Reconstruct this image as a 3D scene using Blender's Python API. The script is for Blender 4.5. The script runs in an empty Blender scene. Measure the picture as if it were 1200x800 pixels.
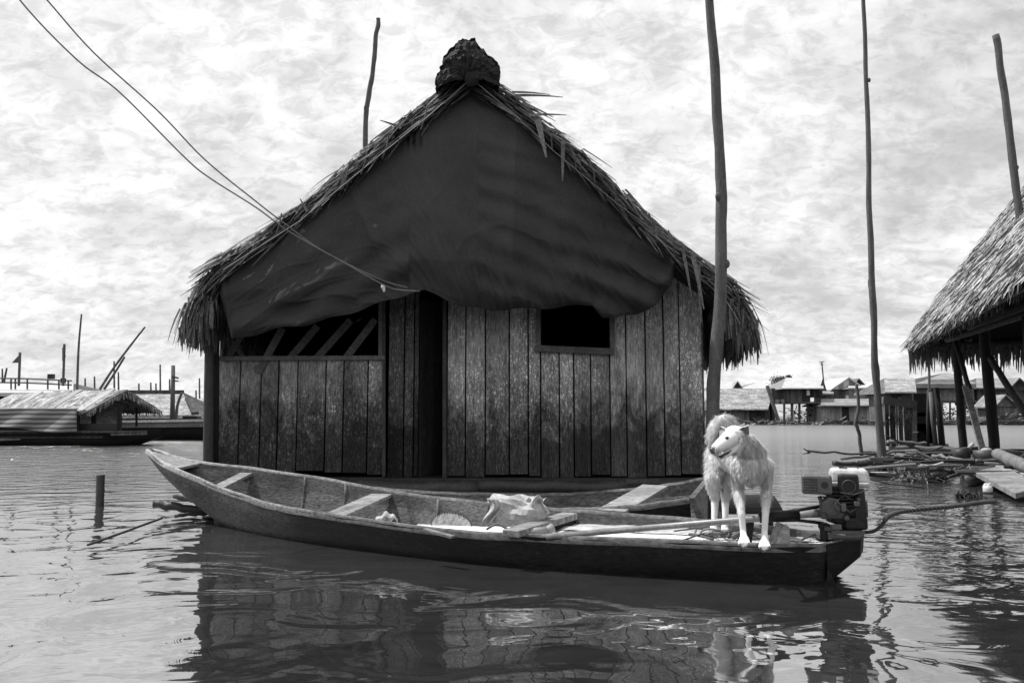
import bpy, math, random
from mathutils import Vector, Matrix, noise
R=math.radians
random.seed(7)
sc=bpy.context.scene
# ---------------------------------------------------------------- camera
F=28/36*1200
PITCH=math.atan(87/F)
cam=bpy.data.objects.new("camera",bpy.data.cameras.new("camera"))
sc.collection.objects.link(cam); sc.camera=cam
cam.data.lens=28; cam.data.sensor_width=36
cam.data.clip_start=0.05; cam.data.clip_end=6000
cam.location=(0,0,1.0); cam.rotation_euler=(R(90)+PITCH,0,0)
# ---------------------------------------------------------------- world
SUN_EL=R(60); SUN_DIR=Vector((-0.90,0.36,0)).normalized()
SUN_V=Vector((SUN_DIR.x*math.cos(SUN_EL),SUN_DIR.y*math.cos(SUN_EL),math.sin(SUN_EL)))
W=bpy.data.worlds.new("World"); sc.world=W; W.use_nodes=True
nt=W.node_tree; N=nt.nodes; L=nt.links; N.clear()
def nd(N,t,**k):
    n=N.new(t)
    for a,b in k.items(): setattr(n,a,b)
    return n
out=nd(N,"ShaderNodeOutputWorld"); bg=nd(N,"ShaderNodeBackground"); bg.inputs[1].default_value=0.10
L.new(bg.outputs[0],out.inputs[0])
sky=nd(N,"ShaderNodeTexSky",sky_type='NISHITA',sun_disc=False,sun_elevation=SUN_EL,sun_rotation=math.atan2(SUN_DIR.x,SUN_DIR.y),air_density=1.0,dust_density=2.0,ozone_density=1.0)
bw=nd(N,"ShaderNodeRGBToBW"); L.new(sky.outputs[0],bw.inputs[0])
tc=nd(N,"ShaderNodeTexCoord"); sep=nd(N,"ShaderNodeSeparateXYZ"); L.new(tc.outputs["Generated"],sep.inputs[0])
def mth(N,L,op,a,b=None,c=None,clamp=False):
    n=N.new("ShaderNodeMath"); n.operation=op; n.use_clamp=clamp
    for i,v in enumerate((a,b,c)):
        if v is None: continue
        if isinstance(v,(int,float)): n.inputs[i].default_value=v
        else: L.new(v,n.inputs[i])
    return n.outputs[0]
def ramp(N,L,src,pts,interp='LINEAR'):
    r=N.new("ShaderNodeValToRGB"); r.color_ramp.interpolation=interp
    e=r.color_ramp.elements
    while len(e)<len(pts): e.new(0.5)
    for i,(p,v) in enumerate(pts): e[i].position=p; e[i].color=(v,v,v,1)
    if src is not None: L.new(src,r.inputs[0])
    return r.outputs[0]
zz=mth(N,L,'ADD',mth(N,L,'MAXIMUM',sep.outputs[2],0.0),0.45)
dx=mth(N,L,'DIVIDE',sep.outputs[0],zz); dy=mth(N,L,'DIVIDE',sep.outputs[1],zz)
cmb=nd(N,"ShaderNodeCombineXYZ"); L.new(dx,cmb.inputs[0]); L.new(dy,cmb.inputs[1])
def wnoise(scale,detail,rough,dist,sx=1,sy=1,off=0):
    m=nd(N,"ShaderNodeMapping"); m.inputs["Scale"].default_value=(sx,sy,1); m.inputs["Location"].default_value=(off,off*.7,off)
    m.inputs["Rotation"].default_value=(0,0,R(14))
    L.new(cmb.outputs[0],m.inputs[0])
    n=nd(N,"ShaderNodeTexNoise"); n.inputs["Scale"].default_value=scale; n.inputs["Detail"].default_value=detail
    n.inputs["Roughness"].default_value=rough; n.inputs["Distortion"].default_value=dist
    L.new(m.outputs[0],n.inputs["Vector"]); return n.outputs[0]
big=wnoise(2.4,6,.58,.2,1,1.0,3.1)
mid=wnoise(9,9,.62,.25,0.95,1.05,1.7)
cl=mth(N,L,'ADD',mth(N,L,'MULTIPLY',big,.55),mth(N,L,'MULTIPLY',mid,.45))
finew=wnoise(28,6,.66,.5,0.85,1.2,6.2)
cloudmask=ramp(N,L,cl,[(.30,0.0),(.42,.85),(.52,1.0)])
shade=ramp(N,L,mid,[(.36,.80),(.50,.94),(.60,1.04)])
shade2=ramp(N,L,big,[(.36,.80),(.54,1.0)])
cloudv=mth(N,L,'MULTIPLY',mth(N,L,'MULTIPLY',shade,shade2),9.35)
cloudv=mth(N,L,'MULTIPLY',cloudv,ramp(N,L,finew,[(.38,.82),(.54,1.03)]))
skyv=mth(N,L,'ADD',mth(N,L,'MULTIPLY',bw.outputs[0],0.5),3.9)
mx=nd(N,"ShaderNodeMix",data_type='FLOAT'); L.new(cloudmask,mx.inputs[0]); L.new(skyv,mx.inputs[2]); L.new(cloudv,mx.inputs[3])
L.new(mx.outputs[0],bg.inputs[0])
# ---------------------------------------------------------------- sun
sl=bpy.data.lights.new("sun",'SUN'); sl.energy=4.3; sl.angle=R(.6); sl.color=(1,1,1)
so=bpy.data.objects.new("sun",sl); sc.collection.objects.link(so)
so.rotation_euler=SUN_V.to_track_quat('Z','Y').to_euler(); so.location=(-20,8,40)
vs=sc.view_settings; vs.view_transform='Standard'; vs.look='None'; vs.gamma=1; vs.exposure=0.12; vs.use_curve_mapping=False
sc.cycles.max_bounces=6; sc.cycles.diffuse_bounces=3; sc.cycles.glossy_bounces=3; sc.cycles.transmission_bounces=2
sc.cycles.caustics_reflective=False; sc.cycles.caustics_refractive=False
# ---------------------------------------------------------------- helpers
cp,sp=math.cos(PITCH),math.sin(PITCH)
def at(px,py,Y):
    u=(px-600)/F; v=(400-py)/F
    d=Vector((u,cp-v*sp,v*cp+sp)); return Vector((0,0,1))+d*(Y/d.y)
def ground(px,py,h=0.0):
    u=(px-600)/F; v=(400-py)/F
    d=Vector((u,cp-v*sp,v*cp+sp)); return Vector((0,0,1))+d*((h-1)/d.z)
def V(*a): return Vector(a)
def rnd(a,b): return random.uniform(a,b)
def poly(pts,x):
    if x<=pts[0][0]: return pts[0][1]
    for (a,b),(c,d) in zip(pts,pts[1:]):
        if x<=c: return b+(d-b)*(x-a)/(c-a) if c>a else d
    return pts[-1][1]
def cat(pts,t):
    n=len(pts)-1; i=min(int(t*n),n-1); f=t*n-i
    p=[Vector(pts[max(0,min(n,i+k))]) for k in (-1,0,1,2)]
    return .5*((2*p[1])+(p[2]-p[0])*f+(2*p[0]-5*p[1]+4*p[2]-p[3])*f*f+(3*p[1]-p[0]-3*p[2]+p[3])*f**3)
class MB:
    def __init__(s): s.v=[]; s.f=[]; s.t=[]; s.tone=1.0
    def add(s,vs_,fs,tone=None):
        b=len(s.v); s.v+= [tuple(p) for p in vs_]; s.t+=[s.tone if tone is None else tone]*len(vs_)
        s.f+=[tuple(i+b for i in f) for f in fs]; return s
    def box(s,c,size,rot=None,tone=None,taper=1.0,bev=0.0):
        hx,hy,hz=[d/2 for d in size]; c=Vector(c)
        M=rot if rot is not None else Matrix.Identity(3)
        if bev<=0:
            vs_=[]
            for z in (-1,1):
                k=taper if z>0 else 1
                for x,y in ((-1,-1),(1,-1),(1,1),(-1,1)): vs_.append(c+M@Vector((x*hx*k,y*hy*k,z*hz)))
            return s.add(vs_,[(3,2,1,0),(4,5,6,7),(0,1,5,4),(1,2,6,5),(2,3,7,6),(3,0,4,7)],tone)
        # rounded box: superellipsoid-like grid
        n=12;rings=[]
        b=min(bev,hx*.99,hy*.99,hz*.99)
        prof=[(-hz,b)]+[(-hz+b*(1-math.cos(a)),b*(1-math.sin(a))) for a in (R(30),R(60),R(90))]+[(hz-b*(1-math.cos(a)),b*(1-math.sin(a))) for a in (R(90),R(60),R(30))]+[(hz,b)]
        vs_=[]
        for z,ins in prof:
            k=1+(taper-1)*(z+hz)/(2*hz)
            for cx,cy,a0 in ((1,1,0),(-1,1,90),(-1,-1,180),(1,-1,270)):
                for a in (0,45,90):
                    an=R(a0+a); r=b-ins
                    vs_.append(c+M@Vector(((cx*(hx-b)+math.cos(an)*r)*k,(cy*(hy-b)+math.sin(an)*r)*k,z)))
        fs=[]
        m=len(prof)
        for j in range(m-1):
            for i in range(n): fs.append((j*n+i,j*n+(i+1)%n,(j+1)*n+(i+1)%n,(j+1)*n+i))
        fs.append(tuple(range(n-1,-1,-1))); fs.append(tuple((m-1)*n+i for i in range(n)))
        return s.add(vs_,fs,tone)
    def beam(s,a,b,w,h,up=(0,0,1),tone=None,bev=0,taper=1.0):
        a=Vector(a); b=Vector(b); d=b-a; z=d.normalized(); up=Vector(up)
        x=up.cross(z)
        if x.length<1e-4: x=Vector((1,0,0)).cross(z)
        x.normalize(); y=z.cross(x)
        M=Matrix((x,y,z)).transposed()
        return s.box((a+b)/2,(w,h,d.length),M,tone,bev=bev,taper=taper)
    def tube(s,pts,r,n=8,tone=None,jit=0.0,cap=True):
        pts=[Vector(p) for p in pts]; m=len(pts)
        rr=r if isinstance(r,(list,tuple)) else [r]*m
        ref=None; vs_=[]
        for i,p in enumerate(pts):
            t=(pts[min(i+1,m-1)]-pts[max(i-1,0)]).normalized()
            if ref is None:
                ref=Vector((0,0,1)).cross(t)
                if ref.length<.1: ref=Vector((1,0,0)).cross(t)
            ref=(ref-t*ref.dot(t)).normalized(); q=t.cross(ref)
            for k in range(n):
                a=2*math.pi*k/n; rad=rr[i]*(1+jit*(random.random()-.5))
                vs_.append(p+ref*math.cos(a)*rad+q*math.sin(a)*rad)
        fs=[(i*n+k,i*n+(k+1)%n,(i+1)*n+(k+1)%n,(i+1)*n+k) for i in range(m-1) for k in range(n)]
        if cap: fs+= [tuple(range(n-1,-1,-1)),tuple((m-1)*n+k for k in range(n))]
        return s.add(vs_,fs,tone)
    def blade(s,p,d,L_,w,nrm=(0,0,1),droop=.3,seg=3,tone=None,tip=.25):
        p=Vector(p); d=Vector(d).normalized(); nrm=Vector(nrm)
        x=d.cross(nrm)
        if x.length<.05: x=d.cross(Vector((.3,.9,.1)))
        x.normalize(); vs_=[]; q=p.copy(); dd=d.copy()
        for i in range(seg+1):
            f=i/seg; ww=w*(1-(1-tip)*f**1.5)*.5
            vs_+=[q-x*ww,q+x*ww]
            dd=(dd+Vector((0,0,-droop/seg))).normalized(); q=q+dd*(L_/seg)
        return s.add(vs_,[(2*i,2*i+1,2*i+3,2*i+2) for i in range(seg)],tone)
    def grid(s,fn,nu,nv,tone=None,closed=False):
        b=len(s.v); tl=[]
        for j in range(nv+1):
            for i in range(nu+1):
                r=fn(i/nu,j/nv)
                if isinstance(r,tuple) and len(r)==2: p,t=r
                else: p,t=r,(s.tone if tone is None else tone)
                s.v.append(tuple(p)); s.t.append(t)
        for j in range(nv):
            for i in range(nu):
                a=b+j*(nu+1)+i; s.f.append((a,a+1,a+nu+2,a+nu+1))
        return s
    def ball(s,c,r,nu=12,nv=8,tone=None,M=None):
        c=Vector(c); rr=Vector(r if hasattr(r,'__len__') else (r,r,r)); M=M or Matrix.Identity(3)
        vs_=[c+M@Vector((0,0,-rr.z))]; fs=[]
        for j in range(1,nv):
            a=math.pi*j/nv-math.pi/2
            for i in range(nu):
                b=2*math.pi*i/nu
                vs_.append(c+M@Vector((rr.x*math.cos(a)*math.cos(b),rr.y*math.cos(a)*math.sin(b),rr.z*math.sin(a))))
        vs_.append(c+M@Vector((0,0,rr.z))); top=len(vs_)-1
        for i in range(nu):
            fs.append((0,1+(i+1)%nu,1+i)); fs.append((top,1+(nv-2)*nu+i,1+(nv-2)*nu+(i+1)%nu))
            for j in range(nv-2): fs.append((1+j*nu+i,1+j*nu+(i+1)%nu,1+(j+1)*nu+(i+1)%nu,1+(j+1)*nu+i))
        return s.add(vs_,fs,tone)
    def disc(s,c,axis,r,th,n=24,tone=None):
        a=Vector(axis).normalized(); c=Vector(c)
        return s.tube([c-a*th/2,c-a*th*.49,c+a*th*.49,c+a*th/2],[r*.93,r,r,r*.93],n,tone)
    def build(s,name,mat,parent=None,smooth=False,solid=0.0,coll=None):
        me=bpy.data.meshes.new(name); me.from_pydata(s.v,[],s.f); me.update()
        at_=me.attributes.new("tone",'FLOAT','POINT'); at_.data.foreach_set("value",s.t)
        if mat: me.materials.append(mat)
        o=bpy.data.objects.new(name,me); sc.collection.objects.link(o)
        if smooth: me.polygons.foreach_set("use_smooth",[True]*len(me.polygons))
        if solid:
            m=o.modifiers.new("solid",'SOLIDIFY'); m.thickness=solid; m.offset=0
        if parent:
            o.parent=parent; o.matrix_parent_inverse=parent.matrix_world.inverted() if False else Matrix.Translation(-parent.location)
        return o
def tag(o,label,cat_,group=None,kind=None):
    if label: o["label"]=label
    if cat_: o["category"]=cat_
    if group: o["group"]=group
    if kind: o["kind"]=kind
    return o
def thing(name,label,cat_,loc,group=None):
    o=bpy.data.objects.new(name,None); sc.collection.objects.link(o); o.location=loc; o.empty_display_size=.2
    return tag(o,label,cat_,group)
def ind(f):
    s=[0.0]
    return f
# ---------------------------------------------------------------- materials
def M_(name,base,rough=.8,var=.35,scale=6,fine=60,fvar=.35,stretch=(1,1,1),bump=.0,bscale=None,flecks=None,stain=None,spec=.3,metal=0,crackw=None):
    m=bpy.data.materials.new(name); m.use_nodes=True; N=m.node_tree.nodes; L=m.node_tree.links
    b=N["Principled BSDF"]; b.inputs["Roughness"].default_value=rough; b.inputs["Specular IOR Level"].default_value=spec; b.inputs["Metallic"].default_value=metal
    tcx=nd(N,"ShaderNodeTexCoord")
    def nz(sc_,det,ro=.6,dist=0,st=stretch,off=0):
        mp=nd(N,"ShaderNodeMapping"); mp.inputs["Scale"].default_value=st; mp.inputs["Location"].default_value=(off,off,off)
        L.new(tcx.outputs["Object"],mp.inputs[0])
        n=nd(N,"ShaderNodeTexNoise"); n.inputs["Scale"].default_value=sc_; n.inputs["Detail"].default_value=det; n.inputs["Roughness"].default_value=ro; n.inputs["Distortion"].default_value=dist
        L.new(mp.outputs[0],n.inputs["Vector"]); return n.outputs[0]
    a=nz(scale,4); f=nz(fine,5,.65,off=3)
    va=mth(N,L,'ADD',1-var,mth(N,L,'MULTIPLY',ramp(N,L,a,[(.3,0),(.7,1)]),2*var))
    vf=mth(N,L,'ADD',1-fvar,mth(N,L,'MULTIPLY',ramp(N,L,f,[(.3,0),(.7,1)]),2*fvar))
    att=nd(N,"ShaderNodeAttribute",attribute_name="tone")
    col=mth(N,L,'MULTIPLY',mth(N,L,'MULTIPLY',va,vf),mth(N,L,'MULTIPLY',att.outputs["Fac"],base))
    if flecks:   # (scale, threshold, gain, stretch)
        fs_,th,gain,st=flecks
        k=ramp(N,L,nz(fs_,6,.7,.5,st,7),[(th,0),(th+.06,1)])
        k2=ramp(N,L,nz(1.1,3,.6,.3,(1,1,1),11),[(.35,0.15),(.62,1)])
        col=mth(N,L,'MULTIPLY',col,mth(N,L,'ADD',1,mth(N,L,'MULTIPLY',mth(N,L,'MULTIPLY',k,k2),gain)))
    if stain:    # (z level, width, darkness)
        z0,wd,dk=stain
        sp_=nd(N,"ShaderNodeSeparateXYZ"); L.new(tcx.outputs["Object"],sp_.inputs[0])
        zn=mth(N,L,'ADD',sp_.outputs[2],mth(N,L,'MULTIPLY',mth(N,L,'SUBTRACT',nz(3.2,6,.75,.6,(1.3,1.3,.7),5),.5),wd*2.6))
        k=ramp(N,L,mth(N,L,'ADD',mth(N,L,'DIVIDE',mth(N,L,'SUBTRACT',zn,z0),wd),.5,clamp=True),[(0,dk),(1,1)])
        col=mth(N,L,'MULTIPLY',col,k)
    cc=nd(N,"ShaderNodeCombineColor"); 
    for i in range(3): L.new(col,cc.inputs[i])
    L.new(cc.outputs[0],b.inputs["Base Color"])
    if bump:
        bn=nd(N,"ShaderNodeBump"); bn.inputs["Distance"].default_value=1; bn.inputs["Strength"].default_value=1
        h=nz(bscale or fine,6,.65,.2,off=9) 
        L.new(mth(N,L,'MULTIPLY',h,bump),bn.inputs["Height"]); L.new(bn.outputs[0],b.inputs["Normal"])
    return m
mt={}
mt['board']=M_("weathered_board",.30,.85,.4,2.2,26,.6,(2.2,2.2,.35),.008,24,(30,.54,2.2,(1.6,1.6,.8)),(1.2,.8,.13),spec=.2)
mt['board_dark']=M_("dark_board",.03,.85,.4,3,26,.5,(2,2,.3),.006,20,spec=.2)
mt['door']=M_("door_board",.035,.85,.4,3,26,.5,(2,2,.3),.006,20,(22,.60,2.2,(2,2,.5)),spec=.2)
mt['trim']=M_("trim_wood",.16,.8,.3,4,30,.4,(1,1,1),.003,40)
mt['post']=M_("post_wood",.055,.8,.35,4,40,.4,(3,3,.5),.005,30)
mt['pole']=M_("bark_pole",.11,.85,.3,5,45,.45,(3,3,.6),.006,30,(40,.6,.7,(1,1,.6)))
mt['log']=M_("wet_log",.03,.55,.4,3,30,.5,(1,1,1),.006,20,spec=.5)
mt['drylog']=M_("dry_log",.20,.8,.3,3,30,.4,(.4,2,2),.006,25)
mt['thatch']=M_("palm_thatch",.13,.85,.5,2.5,30,.5,(1,1,1),0)
mt['thatch_light']=M_("dry_palm_thatch",.38,.8,.25,1.5,30,.4,(1,1,1),0)
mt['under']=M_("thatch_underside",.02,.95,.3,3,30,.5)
mt['tarp']=M_("dark_tarp",.044,.8,.22,1.6,60,.22,(1,1,1),.004,30,spec=.15)
mt['hull_out']=M_("dark_hull",.012,.7,.5,2.5,30,.7,(.6,.6,2.0),.004,22,(18,.60,2.5,(.7,.7,3.5)),spec=.12)
mt['hull_in']=M_("canoe_inside_wood",.12,.85,.45,3.0,30,.6,(.5,1.2,2.6),.008,30,(30,.54,-.7,(.7,1,1.6)))
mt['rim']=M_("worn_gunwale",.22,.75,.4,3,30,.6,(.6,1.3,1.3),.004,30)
mt['deck']=M_("sunbleached_deck",.72,.85,.35,3.5,30,.6,(.35,1.8,1),.007,34,(44,.51,-.85,(.6,1.2,1)))
mt['plank']=M_("plank_wood",.25,.8,.35,3,26,.6,(.5,1.6,1),.003,30)
mt['metal_dark']=M_("grimy_metal",.014,.5,.4,10,60,.5,bump=.0012,bscale=80,spec=.25)
mt['metal_mid']=M_("grey_metal",.06,.5,.3,10,60,.3,bump=.001,bscale=80,spec=.5)
mt['white_paint']=M_("worn_white_paint",.55,.45,.25,12,60,.2,spec=.5)
mt['pipe']=M_("steel_pipe",.22,.38,.35,6,40,.3,spec=.6)
mt['rope']=M_("rope_fibre",.09,.9,.2,20,120,.4)
mt['cloth']=M_("pale_canvas",.42,.8,.25,6,60,.2,bump=.002,bscale=18)
mt['white']=M_("white_plastic",.7,.5,.05,10,50,.05)
mt['black']=M_("black_rubber",.012,.5,.2,10,50,.2,spec=.4)
mt['wire']=M_("wire_sheath",.18,.6,.1,5,40,.1)
mt['tin']=M_("zinc_roofing",.48,.55,.15,1.2,12,.15,(1,1,1),spec=.4)
mt['rust_tin']=M_("rusty_roofing",.24,.7,.3,.8,8,.3,(1,1,1),spec=.3)
mt['far_thatch']=M_("far_thatch",.30,.9,.45,1.4,9,.8,(.6,1,2.2))
mt['far_board']=M_("far_board",.13,.9,.5,1.6,14,.7,(2.5,2.5,.3))
mt['far_board_light']=M_("far_pale_board",.25,.9,.3,1.2,9,.5,(2.5,2.5,.3))
mt['far_dark']=M_("far_dark",.03,.9,.3,1,8,.3)
mt['mud']=M_("river_mud",.13,.6,.35,2.5,30,.4,bump=.01,bscale=12,spec=.5)
mt['weed']=M_("floating_weed",.16,.8,.4,6,40,.5)
mt['leaf']=M_("tree_leaf",.06,.8,.3,2,10,.4)
mt['fur']=M_("white_fur",.95,.75,.05,12,80,.05,spec=.2)
mt['skin']=M_("dog_coat",.85,.8,.06,12,80,.05,spec=.2)
def _transl(m,k):
    N=m.node_tree.nodes; L=m.node_tree.links; b=N["Principled BSDF"]; o=[n for n in N if n.type=='OUTPUT_MATERIAL'][0]
    t=N.new("ShaderNodeBsdfTranslucent"); mxx=N.new("ShaderNodeMixShader"); mxx.inputs[0].default_value=k
    for l in list(b.inputs["Base Color"].links): L.new(l.from_socket,t.inputs[0])
    L.new(b.outputs[0],mxx.inputs[1]); L.new(t.outputs[0],mxx.inputs[2]); L.new(mxx.outputs[0],o.inputs[0])
_transl(mt['fur'],.5)
mt['nose']=M_("wet_nose",.015,.3,.1,20,80,.1,spec=.6)
# water
def water_mat():
    m=bpy.data.materials.new("river_water"); m.use_nodes=True; N=m.node_tree.nodes; L=m.node_tree.links
    b=N["Principled BSDF"]; b.inputs["Base Color"].default_value=(.042,.042,.042,1); b.inputs["IOR"].default_value=7.0
    tcx=nd(N,"ShaderNodeTexCoord")
    sp_=nd(N,"ShaderNodeSeparateXYZ"); L.new(tcx.outputs["Object"],sp_.inputs[0])
    def nz(sx,sy,det,ro,dist,off=0,rot=0):
        mp=nd(N,"ShaderNodeMapping"); mp.inputs["Scale"].default_value=(sx,sy,1); mp.inputs["Location"].default_value=(off,off,off); mp.inputs["Rotation"].default_value=(0,0,R(rot))
        L.new(tcx.outputs["Object"],mp.inputs[0])
        n=nd(N,"ShaderNodeTexNoise"); n.inputs["Scale"].default_value=1; n.inputs["Detail"].default_value=det; n.inputs["Roughness"].default_value=ro; n.inputs["Distortion"].default_value=dist
        L.new(mp.outputs[0],n.inputs["Vector"]); return n.outputs[0]
    x,y=sp_.outputs[0],sp_.outputs[1]
    mul=lambda a,b_: mth(N,L,'MULTIPLY',a,b_)
    add=lambda a,b_: mth(N,L,'ADD',a,b_)
    # smooth slow swell near, choppier past the canoe and on the right
    near=nz(1.1,1.5,1.5,.5,1.5,0,8)
    small=nz(3.0,4.6,2,.5,1.4,5,-6)
    chop=nz(8,12,3,.55,.8,9,4)
    far=nz(1.8,3.0,4,.62,.7,13,-3)
    kr=mth(N,L,'MULTIPLY',mth(N,L,'SUBTRACT',x,.9),.5,clamp=True)                 # right
    ky=mth(N,L,'MULTIPLY',mth(N,L,'SUBTRACT',y,3.6),.35,clamp=True)
    kf=mth(N,L,'MULTIPLY',mth(N,L,'SUBTRACT',y,8.0),.12,clamp=True)
    h=mul(near,.024)
    h=add(h,mul(small,add(.0017,mul(mul(kr,ky),.011))))
    patch=ramp(N,L,nz(.35,.6,2,.5,.5,21),[(.42,.15),(.6,1)])
    h=add(h,mul(mul(chop,patch),add(.0002,add(mul(mul(kr,ky),.0035),mul(kf,.005)))))
    h=add(h,mul(mul(far,kf),.08))
    kg=mth(N,L,'MULTIPLY',mth(N,L,'SUBTRACT',y,14.0),.05,clamp=True)
    h=add(h,mul(mul(nz(.30,.75,5,.65,.5,17,-3),kg),.40))
    bn=nd(N,"ShaderNodeBump"); bn.inputs["Distance"].default_value=1; bn.inputs["Strength"].default_value=1
    L.new(h,bn.inputs["Height"]); L.new(bn.outputs[0],b.inputs["Normal"])
    kd=mth(N,L,'MULTIPLY',mth(N,L,'SUBTRACT',y,9.0),.03,clamp=True)
    L.new(add(.02,mul(mth(N,L,'POWER',kd,.7),.20)),b.inputs['Roughness'])
    # slow swirls of silt
    sw=nz(1.3,2.4,5,.6,2.5,33,15)
    c=ramp(N,L,sw,[(.3,.024),(.5,.033),(.7,.042)])
    L.new(c,b.inputs["Base Color"])
    return m
mt['water']=water_mat()
# ================================================================ setting: water, far bank
wb=MB()
rs=[0.0]+[1.5*1.22**i for i in range(40)]
n=64; wb.v=[(0,0,0)]; wb.t=[1]
for r in rs[1:]:
    for k in range(n):
        a=2*math.pi*k/n; wb.v.append((r*math.cos(a),r*math.sin(a),0)); wb.t.append(1)
for k in range(n): wb.f.append((0,1+k,1+(k+1)%n))
for j in range(len(rs)-2):
    for k in range(n):
        a=1+j*n; wb.f.append((a+k,a+n+k,a+n+(k+1)%n,a+(k+1)%n))
tag(wb.build("water",mt['water'],smooth=True),"brown river water with slow ripples",None,kind="structure")
bk=MB()
def bankf(u,v):
    x=-400+800*u; y=104+80*v
    return V(x,y,-.3+ (0 if v==0 else .9+.35*noise.noise(V(x*.05,y*.05,0))*v))
bk.grid(bankf,160,6)
tag(bk.build("riverbank",mt['mud'],smooth=True),"low muddy bank across the river",None,kind="structure")

# ================================================================ main hut
YW=9.6; YV=8.95
hut=thing("thatched_hut","large floating plank hut with a steep palm thatch roof and dark open window","hut",(at(540,560,YW).x,YW,0))
def planks(mb,px0,px1,pyT,pyB,Y,avg=23,th=.03,gap=.018,jit=.006,slope=None,tone=(.75,1.25),bot=5):
    """vertical boards between two pixel columns, top and bottom given as rows (numbers or functions)"""
    x=px0
    while x<px1-2:
        w=min(avg*rnd(.75,1.3),px1-x)
        if px1-(x+w)<avg*.4: w=px1-x
        t0=pyT(x) if callable(pyT) else pyT; t1=pyT(x+w) if callable(pyT) else pyT
        b=pyB+rnd(-bot,bot*.4)
        a0=at(x,b,Y); a1=at(x+w,b,Y); c0=at(x,t0,Y); c1=at(x+w,t1,Y)
        xa=a0.x+gap/2; xb=a1.x-gap/2; yo=rnd(-jit,jit); tw=rnd(-.004,.004)
        xa2=xa+(c0.x-a0.x)*0; 
        tn=rnd(*tone)
        F0=[V(xa,Y+yo,a0.z),V(xb,Y+yo+tw,a0.z),V(xb,Y+yo+tw,c1.z),V(xa,Y+yo,c0.z)]
        vs_=F0+[p+V(0,th,0) for p in F0]
        mb.add(vs_,[(0,1,2,3),(7,6,5,4),(0,4,5,1),(1,5,6,2),(2,6,7,3),(3,7,4,0)],tn)
        x+=w
wallL=MB(); planks(wallL,254,450,421,556,YW,26); wallL.build("low_front_wall",mt['board'],hut)
wallR=MB(); planks(wallR,523,634,325,560,YW,22,tone=(1.0,1.5)); planks(wallR,634,716,409,560,YW,22,tone=(.8,1.4))
planks(wallR,716,826,lambda x:poly([(716,330),(790,318),(826,318)],x),560,YW,22,tone=(1.4,2.0))
wallR.build("front_wall",mt['board'],hut)
# dark panel left of the doorway and the door leaf standing ajar
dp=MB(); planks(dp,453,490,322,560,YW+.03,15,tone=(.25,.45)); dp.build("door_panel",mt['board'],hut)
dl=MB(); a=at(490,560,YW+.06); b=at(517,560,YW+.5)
for k in range(3):
    f0,f1=k/3+.01,(k+1)/3-.01
    p0=a.lerp(b,f0); p1=a.lerp(b,f1); p0.z=p1.z=.27
    t_=MB.add
    q=[p0,p1,p1+V(0,0,2.15),p0+V(0,0,2.15)]
    dl.add(q+[v+V(.01,.03,0) for v in q],[(0,1,2,3),(7,6,5,4),(0,4,5,1),(1,5,6,2),(2,6,7,3),(3,7,4,0)],rnd(.7,1.2))
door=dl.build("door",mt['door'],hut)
# trims
tr=MB(); tr.beam(at(254,420,YW-.04),at(451,419,YW-.04),.06,.05,tone=.9); tr.build("top_rail",mt['trim'],hut)
tp=MB(); tp.beam(at(450,565,YW-.03),at(450,340,YW-.03),.035,.04,(0,1,0),tone=.35); tp.beam(at(521,565,YW-.03),at(521,345,YW-.03),.045,.05,(0,1,0),tone=.3)
tp.beam(at(446,420,YW-.02),at(446,340,YW-.02),.05,.03,(0,1,0),tone=.8); tp.build("door_frame",mt['trim'],hut)
wf=MB(); wf.beam(at(631,409,YW-.03),at(631,345,YW-.03),.055,.04,(0,1,0),tone=.9)
win=wf.build("window_frame",mt['trim'],hut)
wf=MB(); wf.beam(at(718,409,YW-.03),at(718,345,YW-.03),.045,.04,(0,1,0),tone=.9); wf.build("jamb",mt['trim'],win)
ws=MB(); ws.beam(at(627,408,YW-.06),at(719,412,YW-.06),.075,.05,(0,1,0),tone=.7); ws.build("window_sill",mt['trim'],win)
# diagonal slats in the left opening
for (x0,y0,x1,y1) in ((302,437,331,385),(340,420,372,382),(371,420,411,375),(405,420,440,374)):
    s_=MB(); s_.beam(at(x0,y0,YW-.03 if x0<310 else YW+.02),at(x1,y1,YW+.02),.085,.02,(0,1,0),tone=rnd(.6,.9)); s_.build("slat",mt['trim'],hut)
br=MB(); br.beam(at(268,418,YW+.03),at(284,392,YW+.03),.07,.02,(0,1,0),tone=.5); br.beam(at(285,418,YW+.05),at(272,400,YW+.05),.05,.02,(0,1,0),tone=.5); br.build("slat",mt['trim'],hut)
# side, back walls and floor
xl=at(254,500,YW).x; xr=at(826,500,YW).x; YB=15.2
def sidewall(x,name,ztop):
    m=MB(); y=YW+.05
    while y<YB:
        w=rnd(.18,.27); m.box((x,y+w/2,(ztop+.25)/2),(.03,w-.008,ztop-.25),tone=rnd(.7,1.2)); y+=w
    m.build(name,mt['board'],hut)
sidewall(xl,"side_wall",2.0); sidewall(xr+.0,"side_wall",2.65)
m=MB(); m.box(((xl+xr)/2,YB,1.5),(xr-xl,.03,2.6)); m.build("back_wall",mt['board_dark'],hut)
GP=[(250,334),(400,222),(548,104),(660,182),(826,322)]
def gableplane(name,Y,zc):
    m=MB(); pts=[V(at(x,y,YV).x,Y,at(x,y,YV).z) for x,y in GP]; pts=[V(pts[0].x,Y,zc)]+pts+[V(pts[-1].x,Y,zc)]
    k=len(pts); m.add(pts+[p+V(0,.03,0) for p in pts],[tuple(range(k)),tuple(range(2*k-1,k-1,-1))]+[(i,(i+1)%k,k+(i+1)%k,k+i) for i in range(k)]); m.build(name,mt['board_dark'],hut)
gableplane("back_gable",YB+.04,2.0); gableplane("front_gable",YW+.05,at(600,332,YW).z)
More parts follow.
